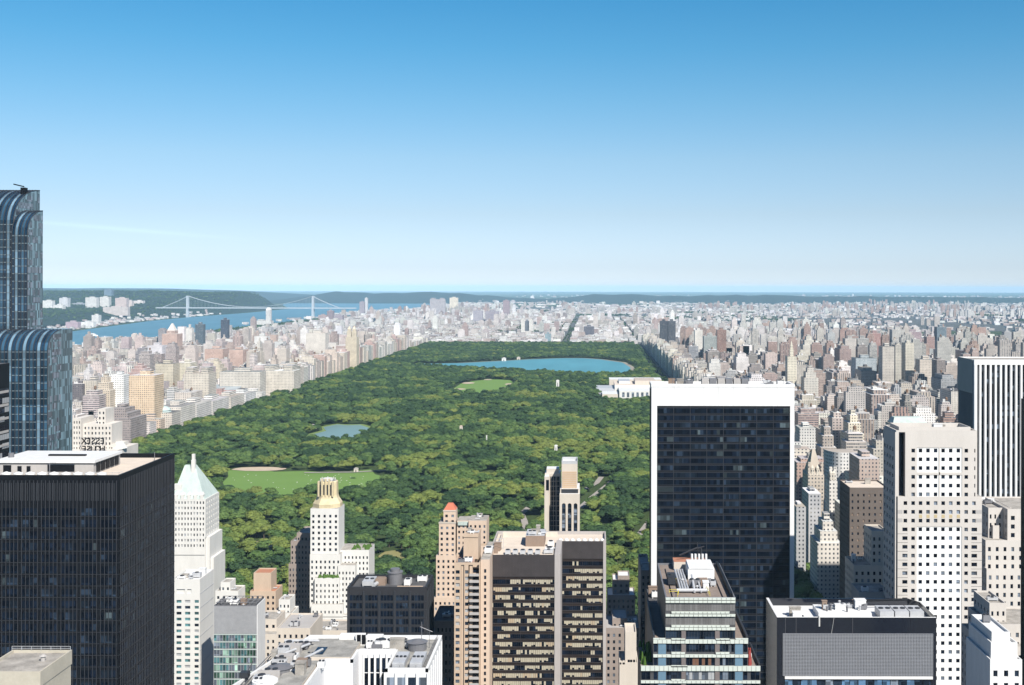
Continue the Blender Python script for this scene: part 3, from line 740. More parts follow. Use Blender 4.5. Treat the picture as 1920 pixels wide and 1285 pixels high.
def strip(poly, wd, z, mat, name):
    mb = MB()
    for (a, b), (c, d) in zip(poly, poly[1:]):
        l = math.hypot(c-a, d-b); nx, ny = -(d-b)/l*wd/2, (c-a)/l*wd/2
        mb.face([(a-nx,b-ny,z),(c-nx,d-ny,z),(c+nx,d+ny,z),(a+nx,b+ny,z)]); z += .03
    return struct(mb.build(name, mat))
for p_ in PATHS: strip(p_, 6.5, 2.2, M_PATH, 'path')
bl_ = MB()
for _ in range(60):
    a_, b_ = R.uniform(-440,-250), R.uniform(1320,1480)
    if inside(SHEEP, a_, b_): q_ = R.uniform(.4,.8); bl_.box(a_-q_, a_+q_, b_-q_, b_+q_, 1.6, 1.75)
tag(bl_.build('picnic_blankets', plain('blanket', (.7,.68,.62), .9)), 'tiny pale picnic blankets dotted over the big meadow', 'blankets', kind='stuff')
MUSEUM = (20, 162, 2430, 2760)

# ---- trees: crowns of leaf clumps round a few limbs
def leafmat(name, c0, c1):
    m, t, p = newmat(name)
    oi = N(t, 'ShaderNodeObjectInfo')
    f = noise(t, .25, 2)
    a = mixc(t, oi.outputs['Random'], c0, c1); b = mixc(t, mathn(t, 'MULTIPLY', f, .9), tuple(x*.55 for x in c0), a)
    t.links.new(b, p.inputs['Base Color']); p.inputs['Roughness'].default_value = .7; p.inputs['Specular IOR Level'].default_value = .15
    return m
LEAF = [leafmat('leaf_dark', (.030,.064,.026), (.078,.138,.044)), leafmat('leaf_green', (.068,.126,.036), (.150,.222,.062)), leafmat('leaf_yellow', (.135,.185,.042), (.235,.268,.068))]
BARK = plain('bark', (.11,.085,.06), .95)
def crown(seed, rad, hgt, base, nl, nq, q, mat):
    r = random.Random(seed); lobes = []
    for i in range(nl):
        a = r.uniform(0, 6.283); d = rad*r.uniform(.15,.62) if i else 0
        z = base + (hgt-base)*(r.uniform(.30,.72) if i else .58); lr = rad*r.uniform(.34,.52)
        if d > rad*.45: z = min(z, base+(hgt-base)*.55)
        lobes.append((d*math.cos(a), d*math.sin(a), z, lr, lr*r.uniform(.72,.95)))
    mb = MB()
    import bmesh
    bm = bmesh.new(); bmesh.ops.create_icosphere(bm, subdivisions=2, radius=1.0)
    iv = [v.co.copy() for v in bm.verts]; fv = [[v.index for v in f.verts] for f in bm.faces]; bm.free()
    for (a, b, c, l, lz) in lobes:
        o = len(mb.v)
        for v in iv:
            k = .84 + .22*mn.noise(Vector((v.x*2.3+a+seed, v.y*2.3+b, v.z*2.3+c)))
            mb.v.append((a+v.x*l*k, b+v.y*l*k, c+v.z*lz*k))
        for f in fv: mb.f.append(tuple(o+i for i in f)); mb.m.append(0)
    tot = sum(l*l for *_, l, _2 in lobes)
    for (a, b, c, l, lz) in lobes:
        for _ in range(int(nq*l*l/tot)):
            u = r.uniform(-.45, 1); th = r.uniform(0, 6.283); s = math.sqrt(1-u*u); n = Vector((s*math.cos(th), s*math.sin(th), u))
            rr = r.uniform(.86, 1.10); P = Vector((a+n.x*l*rr, b+n.y*l*rr, c+n.z*lz*rr))
            if any(((P.x-e[0])/e[3])**2+((P.y-e[1])/e[3])**2+((P.z-e[2])/e[4])**2 < .60 for e in lobes): continue
            n2 = (n + Vector((r.uniform(-.6,.6), r.uniform(-.6,.6), r.uniform(-.3,.8)))).normalized()
            t1 = n2.orthogonal().normalized(); t2 = n2.cross(t1); an = r.uniform(0, 3.14); u1 = (t1*math.cos(an)+t2*math.sin(an)); u2 = n2.cross(u1); k = q*r.uniform(.6,1.3)
            mb.face([tuple(P+u1*k), tuple(P+u2*k*.7), tuple(P-u1*k), tuple(P-u2*k*.7)])
    return mb, lobes
def trunkm(base, hgt, lobes, r0=.38):
    mb = MB(); mb.cyl(0, 0, 0, base+1.5, r0, r0*.6, 8)
    for a, b, c, *_ in lobes[:5]: mb.bar((0,0,base+.8), (a*.8,b*.8,c), r0*.3, n=5)
    return mb
TPL = []          # (crown mesh, trunk mesh, colour index, height)
for ci in range(3):
    for k in range(4):
        seed = 11+ci*17+k; rad = (6.6, 5.6, 7.4, 6.0)[k]; hgt = (14.5, 13, 15.5, 16.5)[k]
        mb, lo = crown(seed, rad, hgt, 3.2, (10, 8, 12, 9)[k], 1100, .62, LEAF[ci]); tm = trunkm(3.2, hgt, lo)
        me = bpy.data.meshes.new('crown'); me.from_pydata(mb.v, [], mb.f); me.materials.append(LEAF[ci]); me.update()
        mt = bpy.data.meshes.new('trunk'); mt.from_pydata(tm.v, [], tm.f); mt.materials.append(BARK); mt.update()
        TPL.append((me, mt, ci, hgt))
def treespots(poly_ok, x0, x1, y0, y1, stp):
    out_ = []; y = y0
    while y < y1:
        x = x0; s = stp
        while x < x1:
            a, b = x+R.uniform(-.45,.45)*s, y+R.uniform(-.45,.45)*s; x += s
            if poly_ok(a, b): out_.append((a, b))
        y += s*.95
    return out_
def seg_near(px, py, pl, d):
    for (a, b), (c, e) in zip(pl, pl[1:]):
        l2 = (c-a)**2+(e-b)**2; t = max(0, min(1, ((px-a)*(c-a)+(py-b)*(e-b))/l2))
        if math.hypot(px-a-t*(c-a), py-b-t*(e-b)) < d: return True
    return False
POOLG, LAKEG, GRG, SHG = grow(POOL, 22), grow(LAKE, 14), grow(GREAT, 5), grow(SHEEP, 4)
def ok(x, y):
    if y > 2990 and inside(POOLG, x, y): return False
    if 1700 < y < 2100 and inside(LAKEG, x, y): return False
    if 2400 < y < 3100 and inside(GRG, x, y): return False
    if 1200 < y < 1560 and inside(SHG, x, y): return False
    if MUSEUM[0]-8 < x and MUSEUM[2]-45 < y < MUSEUM[3]+5: return False
    if y < 1600:
        for p_ in PATHS:
            if seg_near(x, y, p_, 8): return False
        for (a, b, rx, ry) in ((-425,1500,36,15),(-368,1030,27,48),(-300,1058,17,18),(-173,1004,15,38)):
            if ((x-a)/rx)**2+((y-b)/ry)**2 < 1: return False
    return nz(x, y, .028, 51) < (.34 if y < 2300 else .44)
spots = treespots(ok, -658, 166, 785, 2000, 12.4) + treespots(ok, -658, 166, 2000, 4790, 13.0)
def kindof(x, y):
    k = 1.1*nz(x, y, .011, 3) + .9*nz(x, y, .032, 9) + R.uniform(-.26,.26)
    yb = lerpt(y, [(780,.26),(1300,.22),(1700,.10),(2200,.0),(2600,-.06),(4800,-.14)])
    if ((x+20)/120)**2+((y-1690)/150)**2 < 1: yb += .35
    k += yb
    return 2 if k > .52 else (1 if k > .02 else 0)
def seen(x, y):
    px = PX0+F*x/y; py = PY0+F*(CAMZ-12)/y
    return 390 < px < 1550 and py < 1160 and not hidden(px, py)
spots.sort(key=lambda s: s[1])
near, far = [], []
for s in spots:
    if len(near) < 292 and seen(*s): near.append(s)
    else: far.append(s)
for _ in range(8): near.append((R.uniform(168,198), R.uniform(905,1000)))
TL = [('the copper-roofed tower',360,905),('the gold-topped tower',616,930),('the tower with the red pyramid roof',843,950),('the tower with tall arched windows',1053,900),('the white-framed black tower',1355,900),('the black grid block',735,1085),('the small sand-coloured tower house',490,1080)]
CN = ['dark green','fresh green','yellow green']; trk = {}
def tree_thing(x, y):
    ci = kindof(x, y); k = R.randrange(4); me, mt, _, hg = TPL[ci*4+k]; s = .72+1.15*R.random()**1.6
    px = PX0+F*x/y; py = PY0+F*(CAMZ-12)/y
    n = min(TL, key=lambda t: (t[1]-px)**2+(t[2]-py)**2); key = (ci, n[0]); trk[key] = r = trk.get(key, 0)+1
    lab = '%s tree, %s such to %s' % (CN[ci], ORD[r-1], n[0]) if r <= 12 else '%s tree deeper in the park beyond %s' % (CN[ci], n[0])
    o = empty('park_tree', lab, 'tree', (x, y, 1.2), 'broadleaf trees of the park')
    o.rotation_euler = (0,0,R.uniform(0,6.28)); o.scale = (s, s, min(1.18, s*.9)*R.uniform(.85,1.0))
    c = bpy.data.objects.new('crown', me); link(c); c.parent = o; t = bpy.data.objects.new('trunk', mt); link(t); t.parent = o
    return c
crowns = {}
for s in near:
    c = tree_thing(*s); crowns.setdefault(c.data.name, c)
def inst_object(name, pts, label):
    """pts: (x, y, z, scale, template index)"""
    me = bpy.data.meshes.new(name); me.from_pydata([p[:3] for p in pts], [], [])
    a = me.attributes.new('scl', 'FLOAT', 'POINT'); a.data.foreach_set('value', [p[3] for p in pts])
    a = me.attributes.new('sclz', 'FLOAT', 'POINT'); a.data.foreach_set('value', [min(1.16, p[3]*.9)*R.uniform(.82,1.0) for p in pts])
    a = me.attributes.new('idx', 'INT', 'POINT'); a.data.foreach_set('value', [p[4] for p in pts])
    a = me.attributes.new('rot', 'FLOAT', 'POINT'); a.data.foreach_set('value', [R.uniform(0,6.28) for p in pts])
    o = bpy.data.objects.new(name, me); link(o); tag(o, label, 'trees', kind='stuff')
    g = bpy.data.node_groups.new('scatter_'+name, 'GeometryNodeTree')
    g.interface.new_socket('Geometry', in_out='INPUT', socket_type='NodeSocketGeometry'); g.interface.new_socket('Geometry', in_out='OUTPUT', socket_type='NodeSocketGeometry')
    gi = g.nodes.new('NodeGroupInput'); go = g.nodes.new('NodeGroupOutput'); jn = g.nodes.new('GeometryNodeJoinGeometry')
    for src in reversed(TSRC):
        oi = g.nodes.new('GeometryNodeObjectInfo'); oi.inputs['Object'].default_value = src; oi.inputs['As Instance'].default_value = True
        g.links.new(oi.outputs['Geometry'], jn.inputs[0])
    ip = g.nodes.new('GeometryNodeInstanceOnPoints'); ip.inputs['Pick Instance'].default_value = True
    def at(nm, ty):
        n = g.nodes.new('GeometryNodeInputNamedAttribute'); n.data_type = ty; n.inputs['Name'].default_value = nm; return n.outputs[0]
    g.links.new(gi.outputs[0], ip.inputs['Points']); g.links.new(jn.outputs[0], ip.inputs['Instance']); g.links.new(at('idx','INT'), ip.inputs['Instance Index'])
    cx = g.nodes.new('ShaderNodeCombineXYZ'); g.links.new(at('rot','FLOAT'), cx.inputs[2]); g.links.new(cx.outputs[0], ip.inputs['Rotation']); sx_ = g.nodes.new('ShaderNodeCombineXYZ'); sa_ = at('scl','FLOAT'); g.links.new(sa_, sx_.inputs[0]); g.links.new(sa_, sx_.inputs[1]); g.links.new(at('sclz','FLOAT'), sx_.inputs[2]); g.links.new(sx_.outputs[0], ip.inputs['Scale'])
    g.links.new(ip.outputs[0], go.inputs[0]); md = o.modifiers.new('scatter', 'NODES'); md.node_group = g
    return o
TSRC = []
for me, mt, ci, hg in TPL:
    c = bpy.data.objects.new('crown_source', me); TSRC.append(c)
pts = [(x, y, 1.2, 1.05*(.74+1.15*R.random()**1.6), kindof(x, y)*4+R.randrange(4)) for x, y in far]
inst_object('park_woods', pts, 'dense mass of dark and yellow green treetops filling the rest of the park')
# street trees, riverside greens and squares
st = []
for _ in range(1500): st.append((R.uniform(-1960,-1815), R.uniform(1500,9000)))
for yy in range(4870, 6600, 90): st.append((-105+R.uniform(-3,3), yy)); st.append((-120+R.uniform(-3,3), yy+9))
for yy in range(1500, 4700, 11): st.append((-666+R.uniform(-2,2), yy)); st.append((184+R.uniform(-3,3), yy))
def blobt(cx, cy, rx, ry, n):
    for _ in range(n):
        a, r = R.uniform(0,6.283), math.sqrt(R.random()); st.append((cx+rx*r*math.cos(a), cy+ry*r*math.sin(a)))
blobt(-1130, 5350, 90, 330, 700); blobt(-860, 5900, 70, 200, 400); blobt(-330, 6900, 160, 160, 500); blobt(240, 5650, 100, 130, 300); blobt(-1500, 7600, 120, 700, 900)
blobt(-2600+900, 10300, 180, 900, 700); blobt(2000, 4800, 450, 260, 1500); blobt(2600, 4700, 500, 160, 1200)
for _ in range(16):
    blobt(R.uniform(-600,3500), R.uniform(7000,14000), R.uniform(80,260), R.uniform(80,400), 260)
for _ in range(2500):
    x, y = R.uniform(-1700, 1500), R.uniform(4900, 9500)
    st.append((x, y))
for _ in range(1400): st.append((R.uniform(215,1580), R.uniform(1000,4800)))
ppp = []
for x, y in st:
    z = zground(x, y); ppp.append((x, y, z+.5, R.uniform(.5,.95)*(1 if y < 6000 else 1.5), (0 if R.random() < .8 else 4)+R.randrange(4)))
for _ in range(9000):
    y = R.uniform(5300, 12400); sh = lerpt(y, SHORE); x = sh - R.uniform(60, 2600)
    if abs(F*x/y+150) > 1010: continue
    z = zground(x, y)
    if z > 12: ppp.append((x, y, z-4, R.uniform(1.0,1.7), (0 if R.random() < .8 else 4)+R.randrange(4)))
inst_object('street_trees', ppp, 'green treetops along streets, squares, river banks and wooded slopes')
# ------------------------------------------------------------------ near towers
def cvt(face, c, u, z, d):      # d: metres behind the wall plane (negative = proud of it)
    return {'S': (u, c+d, z), 'N': (u, c-d, z), 'E': (c-d, u, z), 'W': (c+d, u, z)}[face]
def fquad(mb, face, c, u0, u1, z0, z1, d=0, m=0):
    p = [cvt(face, c, u0, z0, d), cvt(face, c, u1, z0, d), cvt(face, c, u1, z1, d), cvt(face, c, u0, z1, d)]
    if face in 'NW': p = p[::-1]
    mb.face(p, m)
def fbox(mb, face, c, u0, u1, z0, z1, d0, d1, m=0):
    a = cvt(face, c, u0, z0, d0); b = cvt(face, c, u1, z1, d1)
    mb.box(min(a[0],b[0]), max(a[0],b[0]), min(a[1],b[1]), max(a[1],b[1]), z0, z1, m)
def holes(mb, face, c, u0, u1, z0, z1, cols, rows, rec=.45, m=0):
    """wall with real window openings and reveals; returns the openings"""
    out_ = []; z = z0
    for za, zb in rows:
        if za > z: fquad(mb, face, c, u0, u1, z, za, 0, m)
        u = u0
        for ua, ub in cols:
            if ua > u: fquad(mb, face, c, u, ua, za, zb, 0, m)
            P = lambda uu, zz, d: cvt(face, c, uu, zz, d)
            mb.face([P(ua,za,0),P(ub,za,0),P(ub,za,rec),P(ua,za,rec)], m); mb.face([P(ua,zb,0),P(ua,zb,rec),P(ub,zb,rec),P(ub,zb,0)], m)
            mb.face([P(ua,za,0),P(ua,za,rec),P(ua,zb,rec),P(ua,zb,0)], m); mb.face([P(ub,za,0),P(ub,zb,0),P(ub,zb,rec),P(ub,za,rec)], m)
            out_.append((face, c, ua, ub, za, zb, rec)); u = ub
        if u < u1: fquad(mb, face, c, u, u1, za, zb, 0, m)
        z = zb
    if z < z1: fquad(mb, face, c, u0, u1, z, z1, 0, m)
    return out_
def span(a, b, n, fr=.5, off=.5):
    p = (b-a)/n; return [(a+p*(i+off-fr*.5), a+p*(i+off+fr*.5)) for i in range(n)]
def floors(zt, zb, pitch, fr=.5, lo=.25):
    """window rows listed from the bottom up, counted down from zt"""
    n = int((zt-zb)/pitch); return [(zt-pitch*(i+1)+pitch*lo, zt-pitch*(i+1)+pitch*(lo+fr)) for i in range(n)][::-1]
PANE = {}
class Panes:
    def __init__(s, parent, limit=80): s.p = parent; s.l = []; s.lim = limit
    def add(s, rect, mat): s.l.append((rect, mat))
    def addall(s, rects, mats, r=R):
        for q in rects: s.add(q, mats[r.randrange(len(mats))] if isinstance(mats, list) else mats)
    def done(s, name='window'):
        def score(it):
            (f, c, a, b, za, zb, d), m_ = it
            p = cvt(f, c, (a+b)/2, (za+zb)/2, d); px = PX0+F*p[0]/p[1]; py = PY0+F*(CAMZ-p[2])/p[1]
            if not (0 < px < 1920 and py < 1285): return -1
            return (b-a)*(zb-za)*(1 if f == 'S' else .3)/p[1]**2*1e6 + (1285-py)*1e-4
        s.l.sort(key=score, reverse=True)
        single, many = (s.l, []) if len(s.l) <= 100 else (s.l[:s.lim], s.l[s.lim:])
        for (f, c, a, b, za, zb, d), mat in single:
            key = (f, round(b-a, 2), round(zb-za, 2), mat.name)
            if key not in PANE:
                w2, h2 = (b-a)/2, (zb-za)/2; mb = MB(); fquad(mb, f, 0, -w2, w2, -h2, h2)
                me = bpy.data.meshes.new(name); me.from_pydata(mb.v, [], mb.f); me.materials.append(mat); me.update(); PANE[key] = me
            o = bpy.data.objects.new(name, PANE[key]); link(o); place(o, s.p, cvt(f, c, (a+b)/2, (za+zb)/2, d))
        if many:
            mats = []; mb = MB()
            for (f, c, a, b, za, zb, d), mat in many:
                if mat not in mats: mats.append(mat)
                fquad(mb, f, c, a, b, za, zb, d, mats.index(mat))
            o = mb.build(name, mats, s.p); o['kind'] = 'stuff'
def curtain(pn, mull, face, c, u0, u1, z0, z1, nu, rows, mats, mw=.16, md=.18, d=-.03, r=R, runs=0, fr=.94):
    cs = span(u0, u1, nu, fr)
    for za, zb in rows:
        cur = None
        for a, b in cs:
            if cur is None or r.random() > runs: cur = mats[r.randrange(len(mats))]
            pn.add((face, c, a, b, za, zb, d), cur)
    if mull is not None and mw:
        p = (u1-u0)/nu
        for i in range(nu+1): fbox(mull, face, c, u0+p*i-mw/2, u0+p*i+mw/2, z0, z1, -md, .05)
G_DARK = glass('glass_dark', (.004,.007,.014), .12, .12); G_DARK2 = glass('glass_dark_cool', (.011,.018,.030), .1, .22); G_BLUE = glass('glass_blue', (.05,.10,.17), .06, .9)
G_TEAL = glass('glass_teal', (.05,.12,.13), .08, .8); G_GREY = glass('glass_grey', (.10,.12,.15), .15); G_MIX = glass('glass_lit_office', (.035,.048,.055), .2, .4); G_LIT = plain('window_interior', (.22,.21,.19), .5)
BLIND = plain('cream_blind', (.44,.40,.31), .8, var=.25, nscale=.8); BLINDG = plain('grey_blind', (.36,.37,.38), .8)
BLACK = plain('black_metal', (.008,.009,.012), .5, .1, .3, .2, spec=.15); BLACKL = plain('dark_mullion', (.045,.048,.056), .5, .2, spec=.2); STEEL = plain('grey_metal', (.22,.22,.235), .5, .3)
WHITE = plain('white_stone', (.66,.65,.62), .75, var=.10, nscale=.25, streak=True); CREAM = plain('cream_stone', (.58,.52,.45), .85, var=.12, streak=True)
WPAINT = plain('white_panel', (.74,.74,.735), .5, var=.14, nscale=.4, streak=True); TANB = plain('tan_brick', (.52,.40,.30), .9, var=.15, streak=True); BRNB = plain('brown_brick', (.27,.20,.155), .9, var=.2)
PINKB = plain('pink_brick', (.60,.47,.37), .9, var=.12, streak=True); DECK = plain('roof_gravel', (.44,.41,.37), .95, var=.5, nscale=.3); DECKD = plain('dark_roofing', (.11,.11,.115), .9, var=.4, nscale=.3)
DECKC = plain('cream_roofing', (.66,.57,.48), .9, var=.15, nscale=.25); DECKB = plain('brown_decking', (.26,.21,.18), .9, var=.25, nscale=.5); COPPER = plain('green_copper', (.50,.585,.555), .7, var=.25, nscale=.3, streak=True)
GOLD = plain('gold_tile', (.66,.56,.36), .5, .1, .2, .4); REDT = plain('red_tile', (.55,.17,.10), .8); GREYW = plain('pale_grey_metal', (.55,.56,.58), .5, .2, .2, .5)
GREYC = plain('grey_concrete', (.42,.40,.385), .85, var=.15, streak=True); YEL = plain('yellow_paint', (.75,.62,.05), .5); DKBRN = plain('bronze_panel', (.075,.065,.065), .5, .3, .25, .3); PLANT = lawn_mat('planting', (.03,.07,.015), (.08,.14,.03)); FLOWER = plain('red_flowers', (.38,.07,.06), .9, var=.5, nscale=1.5)
ORANGEB = plain('terracotta', (.45,.2,.12), .8)

def part(mb, name, mats, parent, **k):
    return mb.build(name, mats, parent, **k) if mb.f else None
def acunit(parent, x, y, z, w, d, h, fans=2, mat=None):
    mb = MB(); mb.box(x, x+w, y, y+d, z+.4, z+h); 
    for a in (x+.15, x+w-.45): 
        for b in (y+.15, y+d-.45): mb.box(a, a+.3, b, b+.3, z, z+.4)
    n = max(1, fans); r = min(d, w/n)*.38
    o = mb.build('air_conditioner', mat or GREYW, parent)
    f = MB()
    for i in range(n): f.cyl(x+w*(i+.5)/n, y+d/2, z+h, z+h+.35, r, r*.95, 12, 0)
    f.build('fan', BLACKL, o); return o
def duct(parent, pts, r=.5, mat=None, name='duct'):
    mb = MB()
    for a, b in zip(pts, pts[1:]): mb.bar(a, b, r, n=8)
    return mb.build(name, mat or GREYW, parent)
def rail(parent, pts, z, h=1.1, mat=None):
    mb = MB()
    for (a, b), (c, d) in zip(pts, pts[1:]):
        l = math.hypot(c-a, d-b); n = max(1, int(l/2))
        for k in (h, h*.5): mb.bar((a,b,z+k), (c,d,z+k), .05)
        for i in range(n+1): t = i/n; mb.bar((a+(c-a)*t, b+(d-b)*t, z), (a+(c-a)*t, b+(d-b)*t, z+h), .05)
    return mb.build('railing', mat or GREYW, parent)
def clutter(parent, x0, x1, y0, y1, z, n, seed):
    r = random.Random(seed)
    for i in range(n):
        w, d, h = r.uniform(1.2, 4), r.uniform(1.2, 3), r.uniform(.8, 2.4); x, y = r.uniform(x0, x1-w), r.uniform(y0, y1-d); k = r.random()
        if k < .45: acunit(parent, x, y, z, w, d, h, r.randint(1, 2), r.choice((GREYW, WPAINT, STEEL)))
        elif k < .7:
            mb = MB(); mb.cyl(x, y, z, z+h, .35, .35, 8); mb.cyl(x, y, z+h, z+h+.3, .6, .2, 8); mb.build('vent_pipe', r.choice((GREYW, STEEL)), parent)
        elif k < .85: duct(parent, [(x,y,z+.6),(x+w*1.5,y,z+.6),(x+w*1.5,y+d,z+.6)], .35)
        else:
            mb = MB(); mb.box(x,x+w,y,y+d,z,z+h+.8); mb.box(x-.15,x+w+.15,y-.15,y+d+.15,z+h+.8,z+h+1.0); mb.build('stair_bulkhead', r.choice((WPAINT, DECK, BRNB)), parent)
def parapet(mb, x0, x1, y0, y1, z, h=1.1, t=.5, m=0):
    mb.box(x0,x1,y0,y0+t,z,z+h,m); mb.box(x0,x1,y1-t,y1,z,z+h,m); mb.box(x0,x0+t,y0+t,y1-t,z,z+h,m); mb.box(x1-t,x1,y0+t,y1-t,z,z+h,m)

# --- black office tower at the left
def black_tower():
    Y = 360; x1 = -145.0; x0 = X(-40, Y); yb = 408; zt = 177.0; z0 = 60
    p = empty('black_office_tower', 'wide black glass office tower with cream roof deck and grey penthouse at the lower left', 'skyscraper', ((x0+x1)/2, (Y+yb)/2, 0))
    mb = MB(); mb.box(x0, x1, Y, yb, 0, zt-1.5, 0, 1); parapet(mb, x0, x1, Y, yb, zt-1.5, 1.5, .6); mb.build('wall', [BLACK, DECKC], p)
    pn = Panes(p, 90); mu = MB(); bays = 7; bw = (x1-x0-.8)/bays
    rows = floors(zt-9.5, z0, 3.55, .62, .2)
    gm = [G_DARK]*30+[G_DARK2]*9+[G_MIX]
    for i in range(bays):
        a = x0+.4+bw*i; curtain(pn, mu, 'S', Y, a+.9, a+bw-.3, z0, zt-1.6, 4, rows, gm, .15, .22, runs=.4)
    bays = 7; bw = (yb-Y-.8)/bays
    for i in range(bays):
        a = Y+.4+bw*i; curtain(pn, mu, 'E', x1, a+.9, a+bw-.3, z0, zt-1.6, 4, rows, gm, .15, .22, runs=.4)
    for za, zb in rows: fbox(mu, 'S', Y, x0, x1, za-.35, za-.28, -.2, .1); fbox(mu, 'E', x1, Y, yb, za-.35, za-.28, -.2, .1)
    mu.build('mullion', plain('grey_mullion', (.05,.053,.062), .5, .2), p); pn.done()
    lo = MB()
    for i in range(64): u = x0+.7*i+.3; fbox(lo, 'S', Y, u, u+.25, zt-7.8, zt-2.4, -.12, .05) if u < x1-.5 else None
    lo.build('louver', BLACKL, p)
    # penthouse
    px1 = X(180, 372); zz = zt-1.5; q = MB(); yp0, yp1 = 371, 392; hz_ = 3.7
    q.box(x0, -157.5, yp0, yp1, zz, zz+hz_, 0, 1); q.box(x0-.4, -156.9, yp0-.6, yp1+.3, zz+hz_, zz+hz_+.8, 2, 2)
    ph = q.build('penthouse', [GREYC, WPAINT, WPAINT], p)
    for a_, b_, c_, e_, n_ in ((-172,-163.5,.9,3.1,'louver'),(-186,-183.5,.2,2.9,'door'),(-181.5,-180.2,.2,2.6,'door'),(-178.6,-177.4,.2,2.6,'door')): d = MB(); d.box(a_, b_, yp0-.15, yp0, zz+c_, zz+e_); d.build(n_, BLACK, ph)
    s = MB()
    for i in range(5): s.box(-157.5, -157.25, 373+i*3.6, 375.8+i*3.6, zz+.5, zz+3.3)
    s.build('louver', BLACK, ph)
    t = MB(); t.box(-176, -164, 380, 381.2, zz+hz_+.8, zz+hz_+1.3); t.build('skylight', BLACK, ph)
    c = MB(); c.cyl(-186.5, 377, zz+hz_+.8, zz+hz_+2.2, .9, .9, 12); c.build('vent', STEEL, ph)
    for i in range(12):
        xx = x0+1.5+i*3.7
        if xx > -151: break
        m = MB(); m.cyl(xx+1.3, 364.2, zz, zz+1.5, 1.55, 1.45, 16); m.cyl(xx+1.3, 364.2, zz+1.5, zz+1.9, 1.2, .3, 16); m.build('fan_unit', WPAINT, p)
    rail(p, [(x0+1, 367.4), (-148, 367.4), (-148, 370)], zz, 1.2)
    m = MB(); m.bar((-149, 400, zz), (-149, 400, zz+3), .12); m.bar((-170, 368, zz), (-170, 368, zz+4), .15); m.bar((-170,368,zz+4), (-168,368,zz+4), .15); m.build('mast', STEEL, p)
black_tower()

# --- pale low roof in the bottom left corner
def corner_block():
    Y = 250; x1 = -117.5; x0 = X(-40, Y); yb = 265; zt = Z(1262, Y)
    p = empty('grey_slab_tower', 'pale grey tower with flat gravel roof cut off by the bottom left corner', 'building', ((x0+x1)/2, 257, 0))
    mb = MB(); mb.box(x0, x1, Y+.5, yb, 0, zt-3.2); mb.box(x0, x1+.15, Y, yb+.2, zt-3.2, zt-.6, 0, 1); parapet(mb, x0, x1+.15, Y, yb+.2, zt-.6, .6, .35)
    mb.build('wall', [plain('beige_wall', (.50,.46,.38), .9), DECK], p)
    pn = Panes(p); 
    for i in range(4):
        a = x0+.5+i*((x1-x0-1)/4); 
        for za, zb in floors(zt-3.3, 80, 3.6, .75, .1): pn.add(('S', Y+.5, a+.4, a+3.9, za, zb, -.03), G_DARK2)
    pn.done(); rail(p, [(x0, yb-.3), (x1, yb-.3)], zt, .9)
    m = MB(); m.cyl(-121, 259, zt-.6, zt+.5, .5, .5, 10); m.cyl(-121, 259, zt+.5, zt+.9, .8, .2, 10); m.build('vent', GREYC, p)
corner_block()

